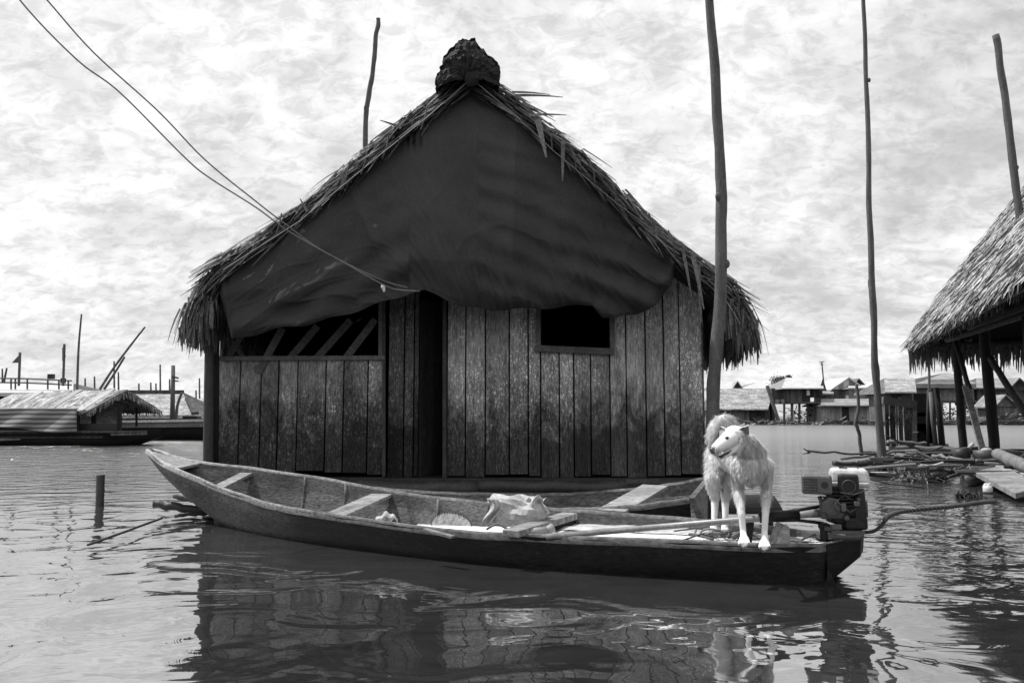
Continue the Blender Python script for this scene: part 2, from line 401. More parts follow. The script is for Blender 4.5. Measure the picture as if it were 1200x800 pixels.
m=MB(); m.box(((xl+xr)/2,(YW+YB)/2+.03,.24),(xr-xl-.04,YB-YW-.05,.05)); m.build("floor",mt['board_dark'],hut)
# posts
m=MB(); m.tube([at(244,568,9.30),at(244,540,9.3),at(245,450,9.28),at(247,330,9.25)],[.058,.058,.055,.05],10,jit=.12); m.tube([at(251,560,9.42),at(253,330,9.4)],.05,8,tone=.3)
m.build("corner_post",mt['post'],hut,smooth=True)
m=MB(); m.tube([at(243,382,9.23),at(258,384,9.23)],.035,8,tone=.6); m.build("peg",mt['post'],hut)
# roof
topL=[(204,384),(209,364),(226,336),(250,304),(300,272),(350,238),(400,196),(440,160),(480,131),(510,108),(548,82)]
topR=[(548,82),(585,100),(620,125),(660,156),(700,191),(740,233),(780,269),(820,301),(850,321),(876,345),(890,368),(896,394)]
prof=[at(x,y,YV) for x,y in topL]+[at(x,y,YV) for x,y in topR[1:]]
prof=[V(p.x,0,p.z) for p in prof]
def offp(i,d):
    a=prof[max(0,i-1)]; b=prof[min(len(prof)-1,i+1)]; t=(b-a).normalized(); nn=V(-t.z,0,t.x)
    return prof[i]+nn*d
rb=MB(); y0,y1=YV+.05,15.6; m_=len(prof)
ring=[offp(i,-.05) for i in range(m_)]+[offp(i,-.20) for i in reversed(range(m_))]
for j in range(7):
    y=y0+(y1-y0)*j/6
    for p in ring: rb.v.append((p.x,y,p.z)); rb.t.append(1)
nr=len(ring)
for j in range(6):
    for k in range(nr): rb.f.append((j*nr+k,j*nr+(k+1)%nr,(j+1)*nr+(k+1)%nr,(j+1)*nr+k))
for k in range(m_-1):
    for off in (0,6*nr): rb.f.append((off+k,off+k+1,off+nr-2-k,off+nr-1-k))
roof=rb.build("roof",mt['under'],hut)
# thatch blades
tb=MB()
plen=[0]
for i in range(m_-1): plen.append(plen[-1]+(prof[i+1]-prof[i]).length)
ridge_i=10
def profp(s):
    for i in range(m_-1):
        if s<=plen[i+1]:
            f=(s-plen[i])/(plen[i+1]-plen[i]); p=prof[i].lerp(prof[i+1],f); t=(prof[i+1]-prof[i]).normalized(); break
    nn=V(-t.z,0,t.x)
    down = -t if s<plen[ridge_i] else t
    return p,down,nn
S=plen[-1]
for k in range(3000):            # verge: the cut edge that faces the camera
    s=rnd(.22,S-.22); p,d,nn=profp(s)
    cl_=noise.noise(V(s*3.1,0,0)); p=V(p.x,YV+rnd(-.04,.30),p.z)+nn*rnd(-.22,.0+.05*cl_)
    dd=(d+V(rnd(-.15,.15),rnd(-.3,.08),rnd(-.1,.1))+nn*(rnd(-.16,.12)+.12*noise.noise(V(s*7,5,0))))
    tb.blade(p,dd,rnd(.15,.5),rnd(.014,.05),V(0,-1,.4)+nn*rnd(0,1.2),rnd(.0,.35)+(1.0 if s<.7 or s>S-.8 else 0),3,tone=rnd(.25,1.5)*(1.6 if random.random()<.12 else 1))
for k in range(600):            # ragged tufts above the outline
    s=rnd(.5,S-.5); p,d,nn=profp(s)
    p=V(p.x,YV+rnd(0,.5),p.z)+nn*rnd(-.03,.02)
    tb.blade(p,d+nn*rnd(.05,.34)+V(0,rnd(-.4,.1),0),rnd(.08,.30)*(1+.8*noise.noise(V(s*4,2,0))),rnd(.012,.045),nn+V(0,-.5,0),rnd(0,.3),3,tone=rnd(.7,1.9))
for k in range(7000):            # upper surface
    s=rnd(.75,S-.75); p,d,nn=profp(s)
    p=V(p.x,rnd(YV+.1,15.6),p.z)+nn*rnd(-.07,.0)
    tb.blade(p,d+nn*rnd(-.02,.10)+V(0,rnd(-.12,.12),0),rnd(.35,.8),rnd(.03,.06),nn,rnd(.0,.12),2,tone=rnd(.6,1.5))
for side,s0 in ((-1,0),(1,S)):   # eave fringe
    for k in range(2300):
        p,d,nn=profp(rnd(0,.45) if side<0 else S-rnd(0,.55))
        near=random.random()<.45
        y=YV+rnd(-.05,.6) if near else rnd(YV,15.6)
        p=V(p.x-side*rnd(0,.16),y,p.z)+nn*rnd(-.22,-.02)
        tb.blade(p,d*rnd(.3,.9)+V(side*rnd(-.6,-.1),rnd(-.15,.15),-rnd(.6,1.4)),rnd(.10,.36) if side>0 else rnd(.10,.28),rnd(.02,.06),V(0,-1,.2)+nn*.5,rnd(1.0,2.2),4,tone=rnd(.25,1.2))
for (x0,y0_,x1,y1_,w) in ((630,140,641,184,.07),(660,165,659,212,.05),(604,112,660,109,.035),(620,135,664,131,.035),(600,108,645,107,.03),(812,300,826,362,.05),(800,290,812,352,.04),(470,150,446,139,.035),(360,248,352,232,.03),(818,310,822,378,.05),(612,120,650,135,.03),(640,150,665,156,.04),(452,165,430,172,.03),(404,205,398,222,.05)):
    a=at(x0,y0_,YV-.10); b=at(x1,y1_,YV-.14); tb.blade(a,b-a,(b-a).length,w,(0,-1,.1),.15,4,tone=rnd(1.0,1.7))
tb.build("thatch",mt['thatch'],roof)
# bindings that lash the thatch
for x,y in ((455,172),(430,190),(408,208),(690,200),(715,222),(640,160),(760,262),(783,282),(330,262),(500,138),(668,184)):
    a=at(x,y-12,YV-.08); b=at(x+7*(1 if x>548 else -1),y+14,YV-.1); m=MB(); m.tube([a,(a+b)/2+V(.02,-.03,0),b],.009,5); m.build("lashing",mt['rope'],roof)
# ridge cap: lumpy hump of palm bark along the ridge, with holes
rc=MB()
hump=[(511,105),(512,92),(516,78),(523,66),(532,55),(543,48),(554,48),(562,58),(574,65),(583,75),(585,88),(584,102)]
cx=at(548,100,YV).x
def capf(u,v):
    k=u*(len(hump)-1); i=min(int(k),len(hump)-2); f=k-i
    a=at(hump[i][0]+(hump[i+1][0]-hump[i][0])*f,hump[i][1]+(hump[i+1][1]-hump[i][1])*f,YV-.12)
    y=YV-.15+v*6.6
    w=.05*noise.noise(V(u*13,v*9,1.3))+.035*noise.noise(V(u*38,v*30,4))
    c=V(cx,0,at(548,110,YV).z); d=V(a.x,0,a.z)-c; d*= (1+w*1.6)*(1-.12*min(1,v*3))
    return V(c.x+d.x,y+.02*noise.noise(V(u*40,0,2)),c.z+d.z)
rc.grid(capf,60,50)
rc.f=[f for f in rc.f if random.random()>.014]
# front closing face (bark sheet) with small holes
def capface(u,v):
    p=capf(u,0); c=V(cx,YV-.10,at(548,100,YV).z)
    q=p.lerp(c,v); q.y=YV-.13-.10*math.sin(v*3.1)+.05*noise.noise(V(q.x*14,q.z*14,7))+.03*noise.noise(V(q.x*40,q.z*40,7)); return q
k0=len(rc.f); rc.grid(capface,60,14); ff=rc.f[k0:]; rc.f=rc.f[:k0]+[f for i,f in enumerate(ff) if random.random()>(.018 if i//60<8 else 0)]
rc.build("ridge_cap",mt['board_dark'],roof,solid=.012)
m=MB(); m.tube([at(553,93,YV-.22),at(553,92,YV+1)],[.085,.09],12,jit=.15,tone=.3); m.build("ridge_pole",mt['post'],roof,smooth=True)
# rafters seen at the verge
m=MB()
for pts,side in (([(548,96),(400,212),(254,318)],-1),([(556,98),(700,212),(822,306)],1)):
    m.tube([at(x,y,YV+.16) for x,y in pts],.035,7,jit=.1)
m.build("rafter",mt['post'],roof,smooth=True)
# base raft logs
for (x0,x1,y,Y,r) in ((252,560,573,9.25,.10),(540,842,571,9.3,.09),(300,700,584,9.05,.07)):
    m=MB(); a=at(x0,y,Y); b=at(x1,y,Y); n=14
    m.tube([a.lerp(b,i/n)+V(0,rnd(-.015,.015),rnd(-.012,.012)) for i in range(n+1)],[r*rnd(.85,1.1) for i in range(n+1)],10,jit=.15,tone=rnd(.7,1.3)); m.build("raft_log",mt['log'],hut,smooth=True)
m=MB(); m.box(at(620,568,9.42),(4.2,.12,.16),tone=.8); m.box(at(350,566,9.44),(2.0,.12,.14),tone=.6); m.build("sill_beam",mt['log'],hut)
m=MB(); m.beam(at(733,563,9.1),at(772,563,9.1),.10,.04,tone=2.0); m.build("step_board",mt['log'],hut)

# ================================================================ tarp
T_=[(250,322),(350,256),(440,181),(510,126),(553,89),(590,118),(640,165),(700,216),(750,263),(800,296)]
B_=[(253,323),(260,352),(272,398),(320,386),(370,378),(420,364),(455,352),(480,344),(497,341),(515,347),(540,358),(570,363),(640,361),(695,357),(706,371),(722,373),(745,368),(768,357),(784,338),(794,310),(800,297)]
def tarpf(u,v):
    px=253+(800-253)*u; t=poly(T_,px)+3; b=max(poly(B_,px),t+1); py=t+(b-t)*v; d=b-py
    Y=YV+.10-.30*math.sin(min(1,v)*math.pi*.55)*min(1,(b-t)/120)
    # swags following the hem, fading upward
    ph=d/7.5+3.2*noise.noise(V(px*.006,d*.01,0))+px*.012
    Y+=.050*math.sin(ph)*math.exp(-d/30)
    # fans of creases
    r1=math.atan2(py-90,px-553); Y+=.012*math.sin(r1*17+5*noise.noise(V(px*.008,py*.008,3)))*min(1,d/160)*min(1,max(0,(py-140)/120))
    if px<480: a_=(px*.5+(py)*.85); Y+=.040*math.sin(a_*.16+2.5*noise.noise(V(px*.008,py*.012,8)))*math.exp(-((d-25)/60)**2)
    if px>640:
        a_=(px*.55-(py)*.83); Y+=.060*math.sin(a_*.15+3*noise.noise(V(px*.01,py*.012,5)))*min(1,(px-640)/90)*math.exp(-d/75)
    if px>560: Y+=.016*math.sin((px*.35-py*.94)*.22+2*noise.noise(V(px*.01,py*.01,9)))
    cr=lambda q: (1-abs(noise.noise(q))*2.4)
    wl=math.exp(-d/70); sgn=math.tanh((px-560)/90)
    along=px*.83+sgn*py*.45; acr=py*.83-sgn*px*.45
    Y+=-.045*wl*max(0,cr(V(along*.006,acr*.03,4.4)))**3-.025*wl*max(0,cr(V(along*.012,acr*.07,8.1)))**3-.020*max(0,cr(V(px*.02+py*.008,py*.012-px*.010,1.1)))**4*min(1,max(0,(py-150)/100))
    Y+=.05*noise.noise(V(px*.008,py*.010,1.5))+.008*noise.noise(V(px*.035,py*.045,2.5))
    dd=math.hypot(px-487,py-165); Y-=.05*math.exp(-(dd/9)**2)*math.sin(px*.8)
    if v>.97: Y+=.03*(v-.97)/.03
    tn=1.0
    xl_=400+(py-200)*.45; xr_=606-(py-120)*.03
    if xl_<px<xr_ and py<305: tn=1.22  # lighter wedge: light coming through the cloth, painted into the tone
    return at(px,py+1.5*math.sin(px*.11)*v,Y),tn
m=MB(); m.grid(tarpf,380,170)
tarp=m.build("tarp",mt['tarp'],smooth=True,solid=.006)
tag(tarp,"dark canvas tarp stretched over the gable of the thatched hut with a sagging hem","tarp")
m=MB(); m.tube([at(x,y,YV-.16) for x,y in ((548,96),(500,138),(440,186),(350,260),(262,316))],.006,5); m.tube([at(x,y,YV-.16) for x,y in ((557,96),(600,132),(650,178),(720,236),(790,288))],.006,5); m.build("edge_cord",mt['wire'],tarp)
# wires
def wire(pts,label,Y0,Y1):
    m=MB(); n=len(pts)-1; P=[]
    for i,(x,y) in enumerate(pts): P.append(at(x,y,Y0+(Y1-Y0)*i/n))
    Q=[cat(P,k/60) for k in range(61)]
    m.tube(Q,.0075,5); o=m.build("wire",mt['wire'],smooth=True); tag(o,label,"wire",None); return o
wire([(-40,-90),(23,0),(90,70),(140,108),(215,183),(245,208),(300,243),(340,272),(400,306),(450,334),(470,340),(492,341)],"lower of two slack electric wires running down to the tarp hem",6.4,8.62)
wire([(0,-62),(55,0),(110,62),(185,130),(240,187),(300,236),(335,263),(375,292),(425,318),(455,331),(478,337)],"upper of two slack electric wires running down to the tarp hem",6.6,8.60)
m=MB(); c=at(449,336,8.55); m.ball(c,(.025,.02,.03),8,6); m.ball(c+V(.01,0,-.03),(.015,.015,.03),8,6); m.build("insulator",mt['white'])
tag(bpy.data.objects["insulator"],"small white wire connector hanging in front of the tarp","connector")

# ================================================================ canoes
def canoe(name,label,near,far,keel,mats,rim_w=.03,th=.035,transom=True,tip=True,npt=70):
    o=thing(name,label,"canoe",(Vector(near[len(near)//2])+Vector(far[len(far)//2]))/2*1.0)
    o.location.z=0
    def sec(u):
        a=cat(near,u); b=cat(far,u); k=cat([V(x,0,0) for x in keel],u).x
        return a,b,k
    wob=lambda u,s: .010*noise.noise(V(u*14,s,0))
    def outer(u,v):
        a,b,k=sec(u); a=a+V(0,0,wob(u,1)); b=b+V(0,0,wob(u,5))
        w=(b-a); c=(a+b)/2
        prof=[(-.5,1),(-.49,.66),(-.43,.28),(-.33,.05),(-.15,0),(.15,0),(.33,.05),(.43,.28),(.49,.66),(.5,1)]
        t=v*(len(prof)-1); i=min(int(t),len(prof)-2); f=t-i
        q=prof[i][0]*(1-f)+prof[i+1][0]*f; h=prof[i][1]*(1-f)+prof[i+1][1]*f
        ztop=a.z*(.5-q)+b.z*(.5+q)
        z=k+(ztop-k)*h
        fl=(1-h)*-.0
        return V(c.x+w.x*q,c.y+w.y*q,z+.006*noise.noise(V(u*30,v*9,2)))
    def inner(u,v):
        a,b,k=sec(u); w=(b-a); L_=w.length
        p=outer(u,v); c=(a+b)/2; s=max(.15,1-2*th/max(L_,.001)); h=V(c.x,c.y,0)
        return V(h.x+(p.x-h.x)*s,h.y+(p.y-h.y)*s,p.z+ (th*.9 if .1<v<.9 else -.004))
    m=MB(); m.grid((lambda u,v: (outer(u,v),1+5.5*max(0,min(1,(.40+.10*noise.noise(V(u*9,v*5,4))-u)/.16)))) if name=='wooden_canoe' else outer,npt,27)  # sunlit bow painted paler, shaded aft side darker, through the tone
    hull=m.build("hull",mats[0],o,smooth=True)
    m=MB(); m.grid(inner,npt,27); m.f=[f[::-1] for f in m.f]; m.build("inside",mats[1],o,smooth=True)
    rims=[]
    for v,e in ((0,-1),(1,1)):
        m=MB(); P=[]
        for k in range(npt+1):
            u=k/npt; a=outer(u,v); b=inner(u,v); c=(a+b)/2; c.z=a.z+.004; P.append((c,(a-b)))
        prev=None
        pr=[]
        for k,(c,d) in enumerate(P):
            d=V(d.x,d.y,0); d=d.normalized() if d.length>1e-5 else V(0,-1,0)
            hw=rim_w*(1+.15*noise.noise(V(k*.3,e,3))); hh=.016
            pr.append([c+d*hw+V(0,0,-.035),c+d*hw*1.02+V(0,0,hh*.4),c+d*hw*.5+V(0,0,hh),c-d*hw*.7+V(0,0,hh*.9),c-d*hw+V(0,0,-.01)])
        for k,ring_ in enumerate(pr):
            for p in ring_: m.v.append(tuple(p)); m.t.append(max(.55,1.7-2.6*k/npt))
        for k in range(npt):
            for j in range(4): 
                q=(k*5+j,k*5+j+1,(k+1)*5+j+1,(k+1)*5+j); m.f.append(q if e<0 else q[::-1])
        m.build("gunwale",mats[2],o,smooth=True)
    return o,outer,inner,sec
near1=[(-3.80,8.25,.64),(-3.36,7.75,.515),(-2.66,7.15,.36),(-1.95,6.5,.265),(-1.28,5.98,.235),(-.38,5.42,.205),(.30,5.12,.215),(1.05,4.86,.222),(1.72,4.70,.222),(2.00,4.82,.235)]
far1=[(-3.72,8.30,.64),(-3.25,8.12,.535),(-2.60,7.98,.47),(-1.72,7.55,.385),(-.98,7.08,.31),(-.10,6.52,.27),(.60,6.15,.25),(1.30,5.80,.24),(1.92,5.25,.235),(2.12,5.05,.235)]
keel1=[.60,.33,.0,-.12,-.15,-.16,-.16,-.16,-.13,.15]
RM=lambda p: ground(600+F*p[0]/p[1],487+F*(1-p[2])/p[1],p[2])
near1=[RM(p) for p in near1]; far1=[RM(p) for p in far1]
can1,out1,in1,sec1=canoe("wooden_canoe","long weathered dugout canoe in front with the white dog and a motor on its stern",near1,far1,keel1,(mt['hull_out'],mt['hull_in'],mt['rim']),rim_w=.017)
def cpt(u,w,z=None):      # point across the canoe: w 0 near .. 1 far
    a,b,k=sec1(u); p=a.lerp(b,w)
    if z is not None: p.z=z
    return p
# stern block
m=MB(); 
def stern(u,v):
    a,b=sec1(.965+.035*0)[0],sec1(.965)[1]
    return None
a,b,_=sec1(.93); a2,b2,_=sec1(1.0)
ed=V(.24,.03,0)
pts=[a,a2+ed*.5,b2+ed*.5,b]
low=[V(p.x,p.y,.02) for p in (a,a2,b2,b)]; low[1]+=V(-.06,0,.0); low[2]+=V(-.06,0,.0)
top=[p+V(0,0,.012) for p in pts]; m2_=[pts[0]+V(0,-.01,-.12),pts[1]+V(-.01,0,-.09),pts[2]+V(-.01,0,-.09),pts[3]+V(0,.01,-.12)]
m.add(top+m2_+low,[(0,1,2,3),(0,4,5,1),(1,5,6,2),(2,6,7,3),(4,8,9,5),(5,9,10,6),(6,10,11,7)],.8)
m.build("stern_block",mt['hull_out'],can1)
# floor platform (aft) and sole (forward)
def floorf(z0,z1,u0,u1,e):
    def f(u,v):
        uu=u0+(u1-u0)*u; p=cpt(uu,e+(1-2*e)*v); 
        p.z=z0+(z1-z0)*u+.006*noise.noise(V(p.x*5,p.y*8,0)); return p
    return f
m=MB(); m.grid(floorf(.145,.185,.60,.93,.035),40,8); m.build("deck_bearer",mt['board_dark'],can1)
m=MB(); nb=5
for q in range(nb):
    e0=.035+.93*q/nb+.006; e1=.035+.93*(q+1)/nb-.006; u1_=.93-rnd(0,.03)
    def fb_(u,v,e0=e0,e1=e1,u1_=u1_,q=q):
        uu=.60+(u1_-.60)*u; p=cpt(uu,e0+(e1-e0)*v); p.z=.162+.045*u+.004*(q%2)+.006*noise.noise(V(p.x*5,p.y*8,0)); return p
    m.grid(fb_,60,5,tone=(1.0,.72,1.12,.8,.62)[q])
fl=m.build("stern_deck",mt['deck'],can1)
m=MB(); m.grid(floorf(.07,.12,.47,.60,.06),40,16); m.build("sole",mt['deck'],can1)
m=MB(); m.grid(floorf(-.02,-.02,.16,.47,.10),60,16); m.build("sole",mt['hull_in'],can1)
# thwarts
def thwart(u,w,z,len_=(.055,.945),th=.03,mat='plank',tone=1,skew=0,name="thwart"):
    m=MB(); a=cpt(u,len_[0]); b=cpt(u+skew,len_[1]); a.z+=z; b.z+=z
    m.beam(a,b,w,th,tone=tone,bev=.006); return m.build(name,mt[mat],can1)
m=MB()
def fore(u,v):
    uu=.015+.115*u; p=cpt(uu,.06+.88*v); p.z-=.012; return p
m.grid(fore,12,6); m.build("bow_deck",mt['plank'],can1,solid=.025)
thwart(.215,.13,-.05); thwart(.425,.20,-.03,skew=-.005)
m=MB(); m.beam(ground(598,625,.235),ground(668,604,.275),.13,.045,tone=.9,bev=.006); m.build("thwart",mt['plank'],can1)
m=MB(); m.beam(ground(640,624,.16),ground(672,611,.17),.10,.13,tone=.5); m.build("gap_block",mt['board_dark'],can1)  # dark block filling the gap beside the thwart
for uu in (.30,.36,.49):
    m=MB(); P_=[in1(uu,k/16)+V(0,0,.004) for k in range(17)]; m.tube(P_,.014,6,tone=.55); m.build("rib",mt['plank'],can1,smooth=True)
# patched plate inside the far side
m=MB(); 
def plate(u,v):
    r=math.sqrt(v); a=u*2*math.pi; uu=.507+.021*math.cos(a)*r; vv=.83+.065*math.sin(a)*r
    p=in1(uu,vv); c=cpt(uu,.5); d=(c-p); d.z=0; d.normalize(); return p+d*.02+V(0,0,.01)
m.grid(plate,28,6); m.build("repair_plate",mt['plank'],can1,solid=.006)
m=MB()
for k in range(44):
    a=k/44*2*math.pi; uu=.507+.0215*math.cos(a); vv=.83+.0665*math.sin(a); p=in1(uu,vv); c=cpt(uu,.5); d=(c-p); d.z=0; d.normalize()
    m.ball(p+d*.025+V(0,0,.01),.005,6,4)
m.build("nail",mt['metal_dark'],can1)
# overlapped strake end at the near gunwale
m=MB(); m.beam(at(498,620,5.5),at(531,629,5.36),.05,.015,tone=.9); m.build("strake_end",mt['rim'],can1)
# second canoe
near2=[(-1.55,8.22,.25),(-1.0,7.75,.17),(-.2,7.2,.15),(.45,6.85,.19),(1.0,6.62,.24),(1.46,6.55,.31)]
far2=[(-1.50,8.27,.25),(-.75,8.35,.19),(.0,8.25,.18),(.75,8.0,.22),(1.35,7.75,.30),(1.86,7.6,.40)]
keel2=[.2,-.05,-.12,-.12,-.1,-.06]
near2=[RM(p) for p in near2]; far2=[RM(p) for p in far2]
can2,out2,in2,sec2=canoe("moored_canoe","square ended wooden canoe moored between the front canoe and the hut",near2,far2,keel2,(mt['hull_out'],mt['hull_in'],mt['rim']),rim_w=.022,npt=50)
a,b,k=sec2(1.0); m=MB()
q=V(.13,-.02,0); A,B=a+V(-.01,0,.015),b+V(-.01,0,.015); C,D=V(b.x,b.y,-.1)+q*1.2,V(a.x,a.y,-.1)+q*1.2
m.add([A,B,C,D]+[p+V(.05,0,0) for p in (A,B,C,D)],[(3,2,1,0),(4,5,6,7),(0,1,5,4),(1,2,6,5),(2,3,7,6),(3,0,4,7)],1.0)
m.build("transom",mt['hull_in'],can2)
m=MB(); a=at(716,600,6.75); b=at(768,570,7.7); m.beam(a,b,.26,.035,tone=1.0,bev=.005); m.build("thwart",mt['plank'],can2)
# ================================================================ things in the canoe
# crumpled sack
m=MB()
ca=at(607,600,5.72)
def sack(u,v):
    a=u*2*math.pi; ax=(v-.5)
    r=(.115 if v<.8 else .115-.06*(v-.8)/.2)*(.55 if v<.02 else 1)
    r*=1+.10*abs(noise.noise(V(math.cos(a)*3,math.sin(a)*3,v*9+3)))*2+.20*noise.noise(V(math.cos(a)*1.5,math.sin(a)*1.5,v*4))+.10*math.sin(a*5+v*9)+.10*noise.noise(V(a*2,v*9,7))
    x=ax*.40+.02*math.sin(a*3); y=math.cos(a)*r*1.0; z=math.sin(a)*r*.95
    if v>.6: z+=-.03*(v-.6)
    p=V(ca.x+x,ca.y+y-ax*.10,max(ca.z-.075,ca.z+z))
    return p+V(0,0,.012*noise.noise(V(u*14,v*14,5)))
m.grid(sack,20,11)
sackm=m.build("canvas_sack",mt['cloth']); tag(sackm,"crumpled pale canvas sack lying open in the front canoe","sack")
m=MB(); c=ca+V(-.175,.0,.0)
m.ball(c+V(-.012,-.03,-.005),(.030,.075,.075),14,8); m.build("sack_mouth",mt['black'],sackm)
m=MB()
def fold(u,v):
    return at(592+9*v+14*u,612-14*math.sin(v*3.1)-8*u,5.5)+V(0,.02*math.sin(v*9),.01*math.sin(u*8))
m.grid(lambda u,v: at(570+12*u+5*math.sin(v*5),584+30*v,5.58)+V(0,.03*math.sin(u*7+v*5),0),10,12)
m.build("sack_flap",mt['cloth'],sackm,smooth=True,solid=.003); m=MB()
m.grid(lambda u,v: at(620+20*u-4*math.sin(v*5),582+22*v*(1-.2*u)+3*math.sin(u*9),5.62)+V(0,.04*math.sin(u*9+v*3),0),12,10)
m.build("sack_flap",mt['cloth'],sackm,smooth=True,solid=.003)
# bundle of rag
m=MB(); c=at(452,607,5.9)
m.grid(lambda u,v: at(440+26*u,611-10*math.sin(u*3.0)*(.4+.6*math.sin(v*6))-4*v,5.95+.15*v)+V(0,0,.01*math.sin(u*17)),18,10)
o=m.build("rag",mt['cloth'],smooth=True,solid=.004); tag(o,"small crumpled rag beside the near gunwale under the middle thwart","rag")
# bailer cup and hose near the thwart
m=MB(); a=at(612,624,5.38); b=at(640,622,5.42); m.tube([a,b],[.026,.03],12); m.tube([b,b.lerp(at(648,618,5.44),1)],[.026,.032],12)
m.t=[.45]*len(m.t)
o=m.build("plastic_cup",mt['white'],smooth=True); tag(o,"pale plastic funnel lying beside the long motor shaft","funnel")
m=MB(); m.tube([cat([at(570,620,5.45),at(582,614,5.45),at(592,618,5.42),at(606,624,5.38),at(615,628,5.34)],k/20) for k in range(21)],.008,6)
o=m.build("hose",mt['metal_mid'],smooth=True); tag(o,"thin curled hose below the canvas sack","hose")

# ================================================================ long-tail motor
mo=thing("boat_motor","small dark petrol engine with white tank and long shaft on the canoe stern","motor",at(985,628,4.98))
def P(x,y,d=0.0): return at(x,y,4.97+d)
k_=4.97/F
m=MB()  # block
m.box(P(986,600,.02),(.155,.15,.13),bev=.02); m.box(P(984,578,.02),(.13,.12,.10),bev=.012,tone=.7)
for i in range(6): m.box(P(980,575+i*4,.0),(.15,.16,.007),tone=1.0)
m.build("engine_block",mt['metal_dark'],mo,smooth=False)
m=MB(); a=P(974,594,-.075); 
m.tube([a+V(0,.03,0),a+V(0,-.01,0),a+V(0,-.016,0)],[.066,.062,.05],7,tone=.9); m.box(P(975,603,-.05),(.14,.05,.05),bev=.015,tone=.9)
m.build("crankcase_cover",mt['metal_mid'],mo)
m=MB()
Mz=Matrix.Rotation(R(-20),3,'Z')
c=P(957,567,-.02); m.box(c,(.175,.115,.115),Mz,bev=.016,tone=1.5); muff=m.build("muffler",mt['metal_mid'],mo,smooth=False)
m=MB()
for i in range(6):
    for j in range(5):
        q=Mz@V(-.072+i*.014,-.0585,-.034+j*.0165); m.disc(c+q,Mz@V(0,1,0),.0048,.004,8)
m.disc(c+Mz@V(.045,-.0585,0),Mz@V(0,1,0),.02,.004,16); m.build("vent_hole",mt['black'],muff)
m=MB()  # tank
c=P(996,558,.12); m.box(c+V(-.01,0,.004),(.25,.20,.095),Mz,taper=.86,bev=.025); m.box(c+V(-.01,0,-.045),(.235,.205,.035),Mz,bev=.012,tone=.75)
tank=m.build("fuel_tank",mt['white_paint'],mo)
m=MB(); m.disc(c+V(-.05,-.02,.055),(0,0,1),.024,.02,16); m.tube([c+V(-.05,-.02,.05),c+V(-.05,-.02,.085)],.005,6); m.build("tank_cap",mt['metal_dark'],tank)
m=MB(); m.tube([c+V(-.09,-.03,.045),c+V(-.04,-.06,.062),c+V(.02,-.06,.060),c+V(.05,-.02,.05)],.004,5); m.build("tank_cord",mt['wire'],tank)
m=MB(); c=P(994,567,-.03); m.box(c,(.125,.10,.12),Mz,taper=.92,bev=.016); af=m.build("air_filter",mt['metal_dark'],mo)
m=MB(); 
ring_=[c+Mz@V(.038*math.cos(t),-.054,-.01+.038*math.sin(t)) for t in [i/24*2*math.pi for i in range(25)]]; m.tube(ring_,.003,5); m.tube([c+V(-.08,-.07,-.045),c+V(0,-.085,-.055),c+V(.11,-.02,-.03)],.004,5)
m.build("filter_strap",mt['metal_mid'],af)
m=MB(); c=P(1003,596,.03)
ax=(Mz@V(1,0,0)); m.disc(c+ax*.02,ax,.125,.06,28,tone=1.0); m.disc(c-ax*.02,ax,.11,.04,28,tone=.6); m.box(P(1000,612,-.02),(.14,.12,.08),bev=.02,tone=.8)
fan=m.build("fan_housing",mt['metal_dark'],mo,smooth=False)
m=MB(); m.disc(c+ax*.055,ax,.05,.02,20)
for i in range(14):
    t=i/14*2*math.pi; e_=ax.cross(V(0,0,1)); m.beam(c+ax*.048+(e_*math.cos(t)+V(0,0,1)*math.sin(t))*.055,c+ax*.048+(e_*math.cos(t)+V(0,0,1)*math.sin(t))*.095,.008,.008)
m.build("fan_grille",mt['metal_mid'],fan)
m=MB(); m.tube([P(960,581,-.03),P(963,589,-.04),P(966,594,-.03)],.013,8); m.tube([P(984,584,-.06),P(990,580,-.07),P(998,586,-.06)],.008,6); m.box(P(988,594,-.09),(.03,.03,.05),bev=.006,tone=1.3); m.box(P(1004,590,-.09),(.035,.02,.03),bev=.005,tone=1.6)
m.tube([P(978,586,-.09),P(986,592,-.10),P(996,600,-.09),P(1003,596,-.09)],.005,6); m.ball(P(1006,585,-.08),.014); m.ball(P(992,607,-.09),.018)
m.tube([P(984,584,-.08),P(978,590,-.1),P(982,600,-.1)],.004,5,tone=2)
m.build("carburettor",mt['metal_mid'],mo,smooth=True)
m=MB(); m.box(P(986,621,0),(.20,.20,.018),tone=1.0); m.box(P(980,617,-.09),(.06,.02,.03),tone=1.5,bev=.004); m.box(P(972,619,-.08),(.05,.03,.02),tone=.6); m.build("base_plate",mt['metal_mid'],mo)
m=MB(); m.tube([P(965,612,0),P(966,632,0)],[.022,.024],10); m.box(P(967,632,.02),(.09,.06,.015)); m.box(P(966,616,0),(.06,.06,.03),bev=.006); m.build("swivel_post",mt['metal_dark'],mo,smooth=False)
m=MB(); a=at(962,601,4.97); b=at(640,628.5,5.26)
m.tube([a,a.lerp(b,.05),b],[.026,.021,.019],14); m.build("shaft_tube",mt['pipe'],mo,smooth=True)
m=MB(); m.tube([at(912,601,5.05),at(905,607,5.05),at(934,607,5.0)],[.022,.026,.022],10); m.tube([at(890,606,5.02),at(936,603,5.0)],.034,12,tone=.5); m.build("bearing_sleeve",mt['metal_dark'],mo,smooth=True)
m=MB(); m.tube([at(918,600,5.1),at(962,593,5.02)],.011,8); m.tube([at(925,608,5.0),at(966,613,4.98)],.010,8); m.build("brace_rod",mt['metal_dark'],mo,smooth=True)
m=MB(); pth=[cat([at(990,624,4.93),at(1010,623.5,4.9),at(1024,622,4.88),at(1034,614,4.9),at(1042,604,4.9),at(1060,599,4.92),at(1110,594,4.95),at(1140,590,4.97),at(1167,587,5.0)],k/90) for k in range(91)]
